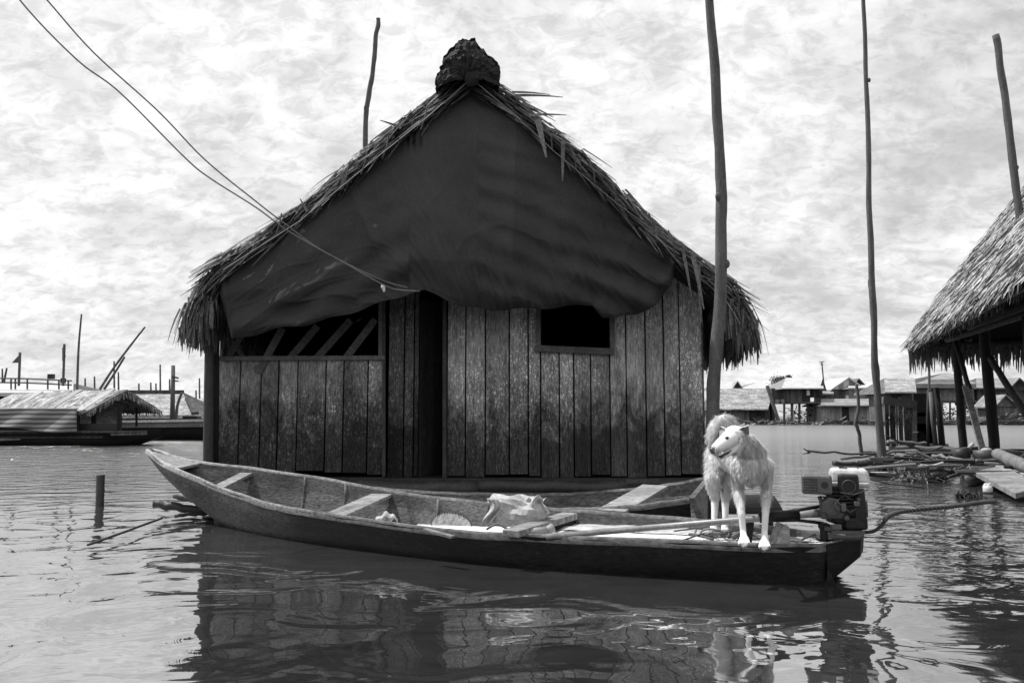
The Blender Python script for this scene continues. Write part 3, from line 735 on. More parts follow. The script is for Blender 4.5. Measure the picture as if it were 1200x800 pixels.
m.tube(pth,.0105,10); tl=m.build("tiller_handle",mt['metal_dark'],mo,smooth=True)
m=MB(); hx=[]
for k in range(520):
    f=.42+.57*k/519; c=cat(pth,f); d=(cat(pth,min(1,f+.01))-c); 
    if d.length<1e-6: d=V(1,0,0)
    d.normalize(); s_=V(0,0,1).cross(d).normalized(); q=d.cross(s_); t=k*.62
    hx.append(c+(s_*math.cos(t)+q*math.sin(t))*.0115)
m.tube(hx,.0036,5); m.build("cord_wrap",mt['rope'],tl,smooth=True)
# things at the dog's feet
m=MB(); a=at(913,627,5.05); Mw=Matrix.Rotation(R(35),3,'Y'); m.add([a+V(-.05,-.06,-.06),a+V(.05,-.06,-.06),a+V(.05,.08,-.06),a+V(-.05,.08,-.06),a+V(.012,-.06,.075),a+V(.045,-.06,.06),a+V(.045,.08,.06),a+V(.012,.08,.075)],[(3,2,1,0),(4,5,6,7),(0,1,5,4),(1,2,6,5),(2,3,7,6),(3,0,4,7)])
o=m.build("wooden_wedge",mt['plank']); tag(o,"pale wooden wedge block on the canoe deck right of the dog's front paws","block")
m=MB(); a=at(876,622,5.12); m.box(a,(.05,.08,.13),Matrix.Rotation(R(8),3,'Y'),bev=.006); o=m.build("wooden_block",mt['metal_dark']); tag(o,"dark upright block on the canoe deck between the dog's front legs","block")
m=MB()
for k in range(14):
    c=at(rnd(822,872),rnd(612,630),5.35); c.z=.205
    pts=[c+V(rnd(-.14,.14),rnd(-.14,.14),rnd(0,.05)) for _ in range(4)]; m.tube([cat(pts,i/14) for i in range(15)],rnd(.004,.008),5,tone=rnd(.5,3))
o=m.build("rope_tangle",mt['rope'],smooth=True); tag(o,"tangled rope and sticks around the dog's hind feet","rope")
for (x0,y0,x1,y1,lt) in ((790,622,838,620,"upper thin dark twig on the deck left of the dog's feet"),(800,633,845,622,"lower thin dark twig on the deck left of the dog's feet"),(940,632,972,622,"short dark twig on the deck left of the motor post")):
    a=ground(x0,y0,.225); b=ground(x1,y1,.225); m=MB(); m.tube([a,(a+b)/2+V(0,.01,.01),b],.006,5,tone=.7)
    tag(m.build("twig",mt['rope']),lt,"twig")
# covered outboard behind the dog
cv=thing("motor_cover","black rounded motor cover on a thin post behind the dog's legs","cover",at(885,600,6.3))
m=MB(); c0=at(846,592,6.3); c1=at(905,592,6.3); n=12
def cov(u,v):
    a=math.pi*v; e=1-.0*abs(2*u-1)**6; x=c0.x+(c1.x-c0.x)*u; 
    return V(x+(.05*(1-math.sin(a)) if u>.99 else 0),c0.y-math.cos(a)*.11,c0.z-.035+math.sin(a)*.12*e)
m.grid(cov,12,12); m.add([cov(1,v/12) for v in range(13)],[tuple(range(13))]); m.add([cov(0,v/12) for v in range(13)],[tuple(range(12,-1,-1))]); m.box((c0+c1)/2+V(0,0,-.045),((c1-c0).length,.21,.02))
m.build("cover_shell",mt['black'],cv)
m=MB(); m.tube([at(903,594,6.3),at(903,612,6.3),V(at(903,612,6.3).x,6.3,-.1)],.022,8); m.tube([at(831,580,6.3),at(831,616,6.3)],.012,8); m.build("post",mt['metal_dark'],cv)

# ================================================================ dog
def build_dog():
    m=MB()
    def cap(pts,rad,n=14):
        P_=[Vector(p) for p in pts]
        for i in range(len(P_)-1):
            a,b=P_[i],P_[i+1]; ra,rb_=rad[i],rad[i+1]; q=8
            d=(b-a); L_=d.length
            k=max(2,int(L_/.012))
            m.tube([a.lerp(b,t/k) for t in range(k+1)],[ra+(rb_-ra)*t/k for t in range(k+1)],n)
            m.ball(a,ra,n,8); m.ball(b,rb_,n,8)
    # trunk
    cap([at(880,545,4.92),at(874,540,5.05),at(864,537,5.25),at(851,530,5.48)],[.085,.098,.092,.088])
    m.ball(at(880,545,4.88),(.090,.075,.118),16,12); m.ball(at(848,533,5.50),(.080,.10,.125),16,12)
    cap([at(881,533,4.90),at(875,523,4.85),at(867,516,4.79)],[.085,.072,.060])
    # head
    m.ball(at(861,511,4.77),(.070,.070,.065),16,12); m.ball(at(864,519,4.75),(.052,.05,.05),14,10)
    cap([at(856,514,4.72),at(847,520,4.665),at(839.5,525,4.61)],[.052,.042,.031])
    cap([at(862,524,4.73),at(853,531,4.685),at(845,536,4.645)],[.030,.018,.0125])
    m.ball(at(851,508,4.715),(.018,.02,.012),10,8); m.ball(at(858,506,4.72),(.03,.03,.015),10,8)
    # front legs
    for (sx,ex,wx,px_,pw,yo,yb) in ((866,865,869,871,872,0,634),(897,898,897,896,896,.03,638)):
        cap([at(sx,545,4.92+yo),at(ex,572,4.95+yo),at(wx,603,4.87+yo),at(px_,624,4.86+yo),at(pw,yb-2,4.80+yo*.5)],[.048,.031,.0205,.0185,.025])
        # toes
        for t in range(4):
            x=pw-5.4+t*3.6; dy=[3,7,6,2][t]
            cap([at(x*.55+pw*.45,yb-4,4.80+yo*.5),at(x,yb+2,4.765+yo*.5),at(x+.3,yb+dy,4.755+yo*.5)],[.013,.0115,.0075],8)
    # hind legs
    for (hx,kx,ox,fx,yo) in ((841,836,838,837,0),(856,853,850,850,.06)):
        cap([at(hx,532,5.52+yo),at(kx,560,5.40+yo),at(ox,585,5.60+yo),at(fx,611,5.56+yo),at(fx-1,618,5.47+yo)],[.078,.050,.026,.020,.024])
        for t in range(4):
            x=fx-4+t*2.6; cap([at(fx,617,5.50+yo),at(x,620.5,5.44+yo)],[.012,.010],8)
    # tail
    cap([cat([at(852,515,5.62),at(858,503,5.66),at(853,494,5.62),at(844,494,5.56),at(837,500,5.52),at(833,511,5.48),at(832,520,5.47)],i/10) for i in range(11)],[.045,.045,.046,.046,.044,.04,.036,.032,.028,.022,.014])
    me=bpy.data.meshes.new("tmp"); me.from_pydata(m.v,[],m.f); ob=bpy.data.objects.new("tmp",me); sc.collection.objects.link(ob)
    md=ob.modifiers.new("r",'REMESH'); md.mode='VOXEL'; md.voxel_size=.0058; md.use_smooth_shade=True
    s2=ob.modifiers.new("s",'SMOOTH'); s2.factor=.5; s2.iterations=5
    dg=bpy.context.evaluated_depsgraph_get(); me2=bpy.data.meshes.new_from_object(ob.evaluated_get(dg))
    bpy.data.objects.remove(ob)
    me2.name="dog"; me2.materials.clear(); me2.materials.append(mt['skin'])
    # patches: darker face side
    at_=me2.attributes.get("tone") or me2.attributes.new("tone",'FLOAT','POINT'); at_.data.foreach_set("value",[1.0]*len(me2.vertices))
    dog=bpy.data.objects.new("dog",me2); sc.collection.objects.link(dog); me2.polygons.foreach_set("use_smooth",[True]*len(me2.polygons))
    tag(dog,"shaggy white dog standing with front paws on the canoe gunwale, head turned left","dog")
    return dog,me2
dog,dme=build_dog()
def tri_sample(me,nmax):
    me.calc_loop_triangles(); T=me.loop_triangles; import bisect
    acc=[];s=0
    for t in T: s+=t.area; acc.append(s)
    for _ in range(nmax):
        t=T[min(bisect.bisect(acc,random.random()*s),len(T)-1)]; a,b=random.random(),random.random()
        if a+b>1: a,b=1-a,1-b
        v=[me.vertices[i] for i in t.vertices]
        yield v[0].co*(1-a-b)+v[1].co*a+v[2].co*b,(v[0].normal*(1-a-b)+v[1].normal*a+v[2].normal*b).normalized()
fb=MB(); hp=at(852,515,4.70)
for p,nn in tri_sample(dme,120000):
    dh=(p-at(848,519,4.67)).length; skull=(p-at(861,510,4.76)).length; z=p.z; tn=rnd(.9,1.05)
    flow=V(0,0,-1); cs=.30
    if p.y<4.80 and dh<.10 or skull<.078:      # head: short, sweeping back from the nose
        k=max(0,min(1,(p.x-at(858,510,4.75).x)/.07))
        
        L_=.008+.016*k; flow=V(.9,.35,-.15-.5*k); w=.0011; lift=.28+.1*k; cs=.2+.15*k; tn*=1-.25*k
        pq=at(862,516,4.72); 
        if (p-pq).length<.045 and nn.y<-.2: tn*=rnd(.35,.8)  # cheek behind the eye: grey fur with some shade painted in
        if (p-at(852.5,513.5,4.69)).length<.019: tn*=.25
    else:
        front=p.y<5.2; zl=.52 if front else .50
        k=max(0,min(1,(z-(zl-.14))/.16)); lo=.010; hi=rnd(.018,.040) if front else rnd(.020,.044)
        L_=lo+(hi-lo)*k; w=.0011+.0004*k; lift=.2+.14*k; cs=.15+.30*k
        if not front: flow=V(-.1,.2,-1)
        if not front and z>.83: flow=V(-.5,-.2,-.9) if p.x<at(850,500,5.5).x else V(.3,-.2,-.9)
        st=noise.noise(V(p.x*34,p.y*12,p.z*6)); tn*=1-.20*k*max(0,min(1,.5+2.5*st))*(1 if front else .6)
    if random.random()<.06: L_*=1.6
    cn=V(noise.noise(p*52),noise.noise(p*52+V(9,0,0)),noise.noise(p*52+V(0,9,0)))*1.2+V(rnd(-.4,.4),rnd(-.4,.4),rnd(-.4,.4)); tn*=(.55 if random.random()<.10 else 1)
    d=nn*lift+(flow-nn*flow.dot(nn)).normalized()*.8+cn*cs
    fb.blade(p-nn*.003,d,L_,w*2.0,nn+cn*.5,.25,2,tone=tn,tip=.1)
fb.build("fur",mt['fur'],dog)
from mathutils.bvhtree import BVHTree
bvh=BVHTree.FromPolygons([v.co for v in dme.vertices],[tuple(q.vertices) for q in dme.polygons])
def on(x,y,d=0.0):
    o_=V(0,0,1); t=(at(x,y,5)-o_).normalized(); h=bvh.ray_cast(o_,t)
    return (h[0]-t*d,h[1]) if h[0] else (at(x,y,4.65),V(0,-1,0))
m=MB(); e,_n=on(851.8,513.2); m.ball(e+_n*.001,.0105,12,8); m.build("eye",mt['nose'],dog,smooth=True)
m=MB(); m.tube([on(849,513.4,.001)[0],on(851.5,511.6,.002)[0],on(855,512.6,.001)[0]],.0014,6); m.build("eyelid",mt['nose'],dog,smooth=True)
m=MB(); e2,_n=on(841.5,513.5); m.ball(e2,.0055,10,8); m.build("eye",mt['nose'],dog,smooth=True)
m=MB(); c=at(835.5,527,4.590); m.ball(c,(.0205,.016,.0145),12,8); m.ball(c+V(-.004,-.006,-.010),(.013,.010,.012),10,8); m.build("nose",mt['nose'],dog,smooth=True)
m=MB(); mp=[on(x,y,.002)[0] for x,y in ((840,534.5),(844,535),(849,532.5),(853,530.5),(857.5,527))]
m.tube([cat(mp,i/14) for i in range(15)],[.004]+[.0085]*6+[.007]*5+[.004,.003,.002],8); m.build("mouth",mt['nose'],dog,smooth=True)
for (bx,by,tx,ty,Yb,sgn) in ((868,504,877,509,4.735,1),(850,503.5,845,500,4.80,-1)):
    m=MB(); sz=1 if sgn>0 else .6
    base=[at(bx-4.5*sgn*sz,by+1,Yb-.01),at(bx+3*sgn*sz,by-2,Yb+.03)]; mid_=at((bx+tx)/2+1,by-4*sz,Yb-.005); tip=at(tx,ty,Yb-.03)
    def earf(u,v):
        cb=(base[0]+base[1])/2; a=base[0].lerp(base[1],u); a2=mid_+(a-cb)*.9
        q=a.lerp(a2,v*2) if v<.5 else a2.lerp(tip+(a-cb)*.12,(v-.5)*2)
        return q+V(0,-.012*math.sin(u*math.pi),0)
    m.grid(earf,8,10); ea=m.build("ear",mt['fur'] if sgn<0 else mt['metal_mid'],dog,smooth=True,solid=.005)
    if sgn>0:
        m=MB(); m.grid(lambda u,v: earf(u,v*.55)+V(.002,-.002,.007),8,8); m.build("ear_fold",mt['fur'],ea,smooth=True,solid=.004)
for (pw,yb,yo) in ((872,634,0),(896,638,.015)):
    for t in range(4):
        x=pw-5.4+t*3.6; dy=[3,7,6,2][t]; m=MB(); m.tube([at(x+.3,yb+dy-.5,4.748+yo),at(x+.3,yb+dy+2.0,4.744+yo)],[.0045,.0012],6); m.build("claw",mt['metal_mid'],dog)

# ================================================================ tall poles
def pole(name,label,pts,Y,r0,r1,mat='pole',Y2=None,knots=3,grp=None,sub=None):
    P_=[]; n=len(pts)-1
    for i,(x,y) in enumerate(pts): P_.append(at(x,y,Y+((Y2 or Y)-Y)*i/n))
    m=MB(); K=40
    Q=[cat(P_,k/K)+V(noise.noise(V(k*.3,Y,pts[0][0])),0,noise.noise(V(k*.3,Y,9)))*r0*.35*(1 if knots else .1) for k in range(K+1)]
    m.tube(Q,[(r0+(r1-r0)*k/K)*(1+.12*noise.noise(V(k*.5,Y,1))) for k in range(K+1)],12,jit=.03 if knots else 0)
    for _ in range(knots):
        k=random.randint(3,K-3); m.ball(Q[k]+V(rnd(-1,1)*r0*.7,-r0*.5,0),(r0*.4,r0*.3,r0*.6),8,6)
    o=m.build(name,mt[mat],smooth=True); tag(o,label,"pole",grp); return o
pole("mooring_pole","thick bark pole rising past the right eave of the hut",[(833,600),(834,490),(838,420),(845,345),(845,260),(843,190),(838,100),(831,0),(826,-60)],8.5,.080,.045)
pole("mooring_pole","bent knotty pole sticking up behind the hut's left roof slope",[(428,330),(428,152),(431,120),(437,80),(441,40),(444,22)],16.5,.058,.045)
o=pole("mooring_pole","tall slim pole standing in open water between the engine and the plank shed",[(1036,556),(1035,545),(1029,470),(1026,430),(1022,340),(1019,240),(1017,150),(1014,60),(1012,-20)],15.2,.078,.036)
pole("mooring_pole","short thin stick lashed against the tall slim pole",[(1031,540),(1028,440),(1023,380),(1019,327)],15.45,.05,.028)
pole("mooring_pole","dark leaning pole above the right shelter roof",[(1216,400),(1205,330),(1193,240),(1180,130),(1167,41)],11.8,.062,.05)
pole("sapling_stake","crooked sapling stake standing in the water left of the tall slim pole",[(1010,534),(1006,505),(1003,495),(1006,475),(1004,450)],17,.04,.03)
pole("water_stake","short black post sticking out of the water left of the canoe bow",[(117,600),(117,590),(118,556)],9.0,.042,.045,'log',knots=0)
# floating timber at the bow
def log(name,label,x0,y0,x1,y1,Y0,Y1,r,mat='log',grp=None,cat_="log",bend=.02,r2=None,tone=1):
    a=at(x0,y0,Y0); b=at(x1,y1,Y1); n=10; m=MB()
    r*=.72
    m.tube([a.lerp(b,i/n)+V(rnd(-1,1),rnd(-1,1),rnd(-1,1))*bend*.7 for i in range(n+1)],[(r+((r2 or r)-r)*i/n)*rnd(.9,1.1) for i in range(n+1)],10,jit=.12,tone=tone)
    o=m.build(name,mt[mat],smooth=True); tag(o,label,cat_,grp); return o
log("floating_log","thick stub of log floating under the canoe bow",180,591,250,598,8.0,8.1,.055)
log("floating_log","flat weathered timber end behind the log at the canoe bow",202,581,245,590,8.5,8.6,.04,'drylog')
log("floating_log","thin black branch floating beside the canoe bow",204,604,262,600,7.6,7.9,.025)
log("floating_stick","straight thin stick floating left of the canoe bow",103,638,190,607,6.0,7.5,.014,cat_="stick",bend=.004)
# ================================================================ right raft
grp="logs of the raft at the right"
R_=[("pale dry log lying across the front of the raft below the bucket",1078,549,1172,541,13.0,14.0,.10,'drylog'),
("thick pale log reaching the right edge behind the sloping board",1168,533,1230,556,12.5,10.5,.13,'drylog'),
("long dark log at the back of the raft under the plank shed",1042,524,1205,530,17.5,15.5,.10,'log'),
("forked bare branch reaching left from the raft over the water",946,529,1050,533,15.8,16.0,.03,'pole'),
("black waterlogged log left of the tall slim pole",978,543,1045,543,14.5,15.0,.07,'log'),
("grey split log in front of the plank shed",1040,517,1110,522,17.0,17.2,.06,'drylog'),
("dark log behind the pale front log",1062,537,1130,540,14.8,14.8,.08,'log'),
("dark log at the raft's right behind the bucket",1150,527,1230,534,16.5,14.5,.08,'log'),
("thin pale pole floating beside the reed clump",985,537,1060,529,15.8,16.4,.035,'drylog'),
("rotten black beam under the pale front log",1090,560,1150,552,12.3,13.0,.12,'log'),
("wet log under the sloping board",1130,565,1200,560,11.5,12.0,.12,'log'),
("slim grey pole on top of the raft right of the reed clump",1092,533,1150,544,14.6,13.6,.05,'drylog'),
("second dark log at the far right corner of the raft",1180,541,1240,548,12.9,12.0,.10,'log')]
for (lb,x0,y0,x1,y1,Y0,Y1,r,mm) in R_: log("raft_log",lb,x0,y0,x1,y1,Y0,Y1,r,mm,grp,bend=.03)
m=MB(); a=at(949,530,15.8); m.tube([a,a+V(-.12,0,.08)],[.02,.01],6); m.tube([a,a+V(-.14,0,-.03)],[.02,.008],6)
m.build("branch_fork",mt['pole'],bpy.data.objects["raft_log.003"])
# reeds / floating weed masses
m=MB()
for k in range(1700):
    t=random.random()
    if t<.55: x=rnd(1052,1112); y=rnd(546,560); Y=poly([(546,14.2),(560,12.2)],y)
    elif t<.8: x=rnd(1022,1062); y=rnd(540,547); Y=15
    else: x=rnd(1100,1136); y=rnd(546,556); Y=13
    p=at(x,y,Y); p.z=max(-.02,min(p.z,.25)); m.blade(p,V(rnd(-1,1),rnd(-1,1),rnd(0,.6)),rnd(.1,.35),rnd(.01,.03),(0,0,1),rnd(.2,1.2),2,tone=rnd(.3,1.6))
o=m.build("floating_weed",mt['weed']); tag(o,"matted dead reeds and weed floating against the raft","weed",kind="stuff")
m=MB()
for k in range(240):
    x=rnd(1120,1152); y=rnd(578,590); p=at(x,y,9.9); p.z=rnd(-.01,.05); m.blade(p,V(rnd(-1,1),rnd(-1,1),rnd(0,.6)),rnd(.05,.18),rnd(.01,.03),(0,0,1),rnd(.2,1.2),2,tone=rnd(.1,.6))
o=m.build("floating_weed",mt['weed']); tag(o,"small dark tuft of weed beside the white float","weed",kind="stuff")
m=MB()
for _ in range(130):
    x=rnd(1035,1200); y=rnd(524,562); Y=poly([(524,17),(545,14),(562,11.2)],y); a=at(x,y,Y); a.z=rnd(.0,.28); d=V(rnd(-1,1),rnd(-.4,.4),rnd(-.06,.06)).normalized()*rnd(.3,1.3)
    m.tube([a-d/2,a+V(0,0,rnd(-.03,.03)),a+d/2],rnd(.008,.035),5,jit=.3,tone=(rnd(2.5,5) if random.random()<.25 else rnd(.2,1.2)))
o=m.build("driftwood",mt['rope']); tag(o,"matted driftwood and broken sticks caught between the raft logs","driftwood",kind="stuff")
# mud ramp
m=MB()
def mudf(u,v):
    a=ground(1095+20*v,560+2*u).lerp(ground(1260,640),u) if False else None
    x=5.0+3.4*u+1.0*v; y=13.2-3.6*u+1.8*v-.4*noise.noise(V(u*5,v*5,2)); 
    z=-.10+.22*math.sin(min(1,v*1.2)*1.5)*min(1,u*1.6+.15)+.05*noise.noise(V(x*1.5,y*1.5,0))
    return V(x,y-1.0,z)
m.grid(mudf,50,30); tag(m.build("mud_bank",mt['mud'],smooth=True),"low ramp of grey mud beside the raft",None,kind="structure")
# sloping board
m=MB(); A=[at(1141,552,11.6),at(1176,545,12.0),at(1222,570,9.9),at(1190,578,9.4)]
m.add(A+[p+V(0,0,-.06) for p in A],[(3,2,1,0)[::-1],(7,6,5,4),(0,1,5,4)[::-1],(1,2,6,5)[::-1],(2,3,7,6)[::-1],(3,0,4,7)[::-1]])
tag(m.build("sloping_board",mt['plank']),"wide weathered board sloping down to the water at the raft edge","board")
m=MB(); m.beam(at(1172,547,11.95),at(1215,575,10.0),.12,.05,tone=1.3); tag(m.build("pale_plank",mt['plank']),"narrow pale plank lying beside the wide sloping board","plank")
m=MB(); m.beam(at(1183,547,12.0),at(1222,568,10.4),.09,.05,tone=1.2); tag(m.build("pale_plank",mt['plank']),"outer narrow plank between the pale plank and the thick log","plank")
# bucket
bu=thing("bucket","grey basin with pale stuff in it on the raft behind the front log","basin",at(1155,540,14.2))
m=MB(); c=at(1155,541,14.2); m.tube([c,c+V(0,0,.20)],[.15,.20],18,tone=1.3); m.tube([c+V(-.30,.15,0),c+V(-.36,.15,.22)],[.12,.15],14,tone=.5); m.build("basin",mt['metal_mid'],bu,smooth=True)
m=MB(); m.ball(c+V(.03,0,.20),(.10,.08,.05)); m.beam(c+V(-.25,.1,.2),c+V(-.15,.1,.32),.06,.05); m.build("contents",mt['cloth'],bu,smooth=True)
# float
fo=thing("float","small white plastic float with a dark band beside the mud","float",ground(1158,584))
c=ground(1158,582); m=MB(); m.tube([c+V(0,0,-.06),c+V(0,0,.10),c+V(0,0,.14)],[.055,.055,.05],14); 
for i in range(4): a=i*1.57; m.ball(c+V(.025*math.cos(a),.025*math.sin(a),.14),(.024,.024,.03),8,6)
m.build("float_body",mt['white'],fo,smooth=True)
m=MB(); m.tube([c+V(0,0,.03),c+V(0,0,.065)],.0575,14); m.build("band",mt['metal_mid'],fo)
# cord from tall pole to shed
m=MB(); m.tube([cat([at(1038,510,15.1),at(1060,520,15.4),at(1085,528,15.8),at(1105,523,16)],i/20) for i in range(21)],.018,5); tag(m.build("mooring_rope",mt['rope'],smooth=True),"slack rope from the tall slim pole to the plank shed","rope")
# plank shed
sh=thing("plank_shed","dark plank privy shed on the raft behind the tall slim pole","shed",at(1062,524,17.6))
m=MB(); planks(m,1038,1054,472,524,17.4,6,tone=(.5,1.0),gap=.03); planks(m,1054,1071,474,524,17.4,8,tone=(1.1,1.7),gap=.03); m.build("wall",mt['board'],sh)
m=MB(); m.beam(at(1034,469,17.35),at(1072,474,17.35),.16,.1,(0,1,0),tone=.7); m.beam(at(1071,470,17.4),at(1071,526,17.4),.09,.09,(0,1,0),tone=1.2); m.build("frame",mt['trim'],sh)
m=MB()
for y in (474,497,510,518,524): m.beam(at(1070,y,17.6),at(1092,y+rnd(-1,1),17.6),.06,.5,(0,0,1),tone=.9)
m.box(at(1081,500,18.0),(.45,.05,1.2),tone=.3); m.box(at(1078,484,17.9),(.5,.4,.4),tone=.5)
m.build("shelf",mt['board_dark'],sh)
m=MB(); m.box(at(1073,506,17.3),(.10,.05,.02)); m.build("tin_plate",mt['white'],sh)
m=MB(); m.tube([at(1088,526,17.0),at(1087,490,17),at(1088,457,17)],.03,8,tone=.8); m.tube([at(1097,524,16.9),at(1093,490,16.9),at(1091,459,16.9)],.05,8,tone=2.2); m.tube([at(1104,526,16.8),at(1101,490,16.8),at(1097,454,16.8)],.06,8,tone=.25); m.tube([at(1107,524,17.1),at(1104,495,17),at(1101,461,17)],.025,8,tone=1.8)
tag(m.build("stake_bundle",mt['post'],smooth=True),"bundle of upright rough stakes right of the plank shed","stakes")
# ================================================================ right shelter
sh=thing("thatched_shelter","open sided shelter with a steep dry thatch roof at the right edge","shelter",(8.8,14.6,0))
Fc=V(8.5,17,2.52); e1=V(-.33,-.944,0).normalized(); e2=V(.944,-.33,0).normalized()
Lr,Wr,rise=10.5,6.2,4.15
A=Fc; B=Fc+e1*Lr; C=B+e2*Wr; D=Fc+e2*Wr; P1=Fc+e1*3.1+e2*3.1+V(0,0,rise); P2=B-e1*1.2+e2*3.1+V(0,0,rise)
m=MB(); lowr=V(0,0,-.18)
for q in ((A,B,P2,P1),(B,C,P2),(C,D,P1,P2),(D,A,P1)):
    k=len(q); m.add([p for p in q]+[p+lowr for p in q],[tuple(range(k)),tuple(range(2*k-1,k-1,-1))])
sroof=m.build("roof",mt['under'],sh)
tb=MB()
def slope(a,b,c,d,nbl,tone=(.30,1.45),jit=.12):
    nn=(b-a).cross(d-a).normalized(); 
    if nn.z<0: nn=-nn
    dn=(V(0,0,-1)-nn*V(0,0,-1).dot(nn)).normalized()
    for _ in range(nbl):
        u,v=random.random(),random.random()**1.1
        p=a.lerp(b,u).lerp(d.lerp(c,u),v)+nn*(rnd(-.05,.10)+.10*math.sin(v*math.pi))
        side=(b-a).normalized()
        tb.blade(p,dn+side*(rnd(-.55,.55)+.3*noise.noise(p*2))+nn*rnd(.0,.36),rnd(.14,.36),rnd(.018,.045),nn+side*rnd(-.8,.8),rnd(.1,.5),3,tone=rnd(*tone))
slope(A,B,P2,P1,15000); slope(D,A,P1,P1,1500); slope(B,C,P2,P2,1200); slope(C,D,P1,P2,1500)
for (a,b,n_) in ((A,B,1300),(A,D,900),(B,C,300),(C,D,300)):
    out_=(a+b)/2-(A+C)/2; out_.z=0; out_.normalize()
    for _ in range(n_):
        p=a.lerp(b,random.random())+V(0,0,rnd(-.20,.10) if b is not B else rnd(-.08,.08))-out_*rnd(0,.2)
        tb.blade(p,out_*rnd(-.05,.35)+V(rnd(-.15,.15),rnd(-.15,.15),-1),rnd(.15,.55) if b is not B else rnd(.06,.20),rnd(.02,.055),out_+V(0,0,.2),.5,3,tone=rnd(.5,1.3))
tb.build("thatch",mt['thatch_light'],sroof)
def post(a,b,r,nm="post",mat='post',tone=1,p=None):
    m=MB(); n=8; m.tube([a.lerp(b,i/n)+V(rnd(-.01,.01),0,0) for i in range(n+1)],r,10,jit=.1,tone=tone); return m.build(nm,mt[mat],p or sh,smooth=True)
post(at(1130,538,16.2),at(1119,385,16.2),.078,tone=.3); post(at(1166,536,14.8),at(1151,365,14.8),.095,tone=.3)
post(at(1215,560,12.5),at(1205,370,12.5),.10,tone=.4)
post(at(1133,382,13.6),at(1260,335,12.2),.085,"beam",tone=1.3); post(at(1110,398,15.5),at(1235,358,12.4),.06,"beam",tone=1.1); post(at(1065,404,16.9),at(1230,400,16.0),.07,"beam",tone=.9)
post(at(1075,402,16.5),at(1260,290,9.5),.07,"beam",tone=.8)
post(at(1136,455,15.0),at(1118,395,15.6),.045,"brace",tone=.8)
post(at(1160,419,14.2),at(1205,490,13.5),.055,"brace",tone=1.3)
m=MB(); m.beam(at(1131,452,14.6),at(1153,533,14.4),.11,.04,(0,1,0),tone=1.1); tag(m.build("leaning_plank",mt['plank']),"pale plank leaning from the basin against the shelter post","plank")

# ================================================================ far houses
YF=95.0
def hs(name,label,px,Y=YF): 
    return thing(name,label,"house",at(px,496,Y),"houses along the far bank")
def fwall(mb,x0,x1,y0,y1,Y,depth=5.0,tone=(.7,1.2),step=4.5):
    x=x0
    while x<x1-.5:
        w=min(step*rnd(.6,1.3),x1-x); a=at(x,y1,Y); b=at(x+w,y0,Y)
        mb.box(((a.x+b.x)/2,Y+depth/2+rnd(0,.04),(a.z+b.z)/2),(b.x-a.x,depth,b.z-a.z),tone=rnd(*tone)); x+=w
def froof(mb,x0,x1,yr,ye,Y,run,xr0=None,xr1=None,th=.15,tone=1):
    """ridge along x: front slope from eave row ye (at Y-.5) to ridge row yr (at Y+run)"""
    xr0=x0 if xr0 is None else xr0; xr1=x1 if xr1 is None else xr1
    a,b=at(x0,ye,Y-.6),at(x1,ye,Y-.6); c,d=at(xr1,yr,Y+run),at(xr0,yr,Y+run); e,f=V(b.x,Y+2*run+.6,b.z),V(a.x,Y+2*run+.6,a.z)
    dn=V(0,0,-th)
    for q in ((a,b,c,d),(d,c,e,f)): mb.add(list(q)+[p+dn for p in q],[(0,1,2,3),(7,6,5,4),(0,4,5,1),(1,5,6,2),(2,6,7,3),(3,7,4,0)],tone)
    mb.add([a+dn,d+dn,f+dn],[(0,1,2)],.4); mb.add([b+dn,e+dn,c+dn],[(0,1,2)],.4)
def gable(mb,x0,x1,yp,ye,Y,depth,tone=1,th=.15,xp=None,over=.5):
    xp=(x0+x1)/2 if xp is None else xp
    a,b,p=at(x0,ye,Y-over),at(x1,ye,Y-over),at(xp,yp,Y-over); dv=V(0,depth+over,0); dn=V(0,0,-th)
    for q in ((a,a+dv,p+dv,p),(p,p+dv,b+dv,b)): mb.add(list(q)+[v+dn for v in q],[(0,1,2,3),(7,6,5,4),(0,4,5,1),(1,5,6,2),(2,6,7,3),(3,7,4,0)],tone)
def gfill(mb,x0,x1,yp,ye,Y,xp=None,tone=1,strips=0):
    xp=(x0+x1)/2 if xp is None else xp
    n=strips or 1
    for k in range(n):
        u0,u1=x0+(x1-x0)*k/n,x0+(x1-x0)*(k+1)/n
        f=lambda x: ye+(yp-ye)*(1-abs(x-xp)/((xp-x0) if x<xp else (x1-xp)))
        pts=[at(u0,ye,Y),at(u1,ye,Y),at(u1,f(u1),Y)]
        if u0<xp<u1: pts.append(at(xp,yp,Y))
        pts.append(at(u0,f(u0),Y)); k2=len(pts)
        mb.add(pts+[p+V(0,.1,0) for p in pts],[tuple(range(k2)),tuple(range(2*k2-1,k2-1,-1))],tone if n==1 else (1.9,1.0,2.0,.8,1.4,1.0)[k%6])
def stilts(o,x0,x1,y0,y1,Y,n_,dep=4):
    for i in range(n_):
        for j in (0,1):
            m=MB(); x=x0+(x1-x0)*i/(n_-1)+rnd(-.6,.6); a=at(x,y1,Y+j*dep); b=at(x,y0,Y+j*dep); b.z=at(x,y0,Y).z; a.z=-.2; m.tube([a,b],rnd(.09,.14),6,tone=rnd(.5,1.3)); m.build("stilt",mt['far_board'],o)
def clutter(o,x0,x1,y0,y1,Y,n_,dep=4,name="lumber",pale=.25):
    m=MB()
    for _ in range(n_*2):
        a=at(rnd(x0,x1),rnd(y0,y1),Y+rnd(.3,dep)); d=V(rnd(-1,1),rnd(-.2,.2),rnd(-.5,.5)); m.beam(a,a+d*rnd(.5,1.3),rnd(.04,.28),.06,tone=(rnd(3,6) if random.random()<pale*.7 else rnd(.1,1.2)))
    m.build(name,mt['far_board'],o)
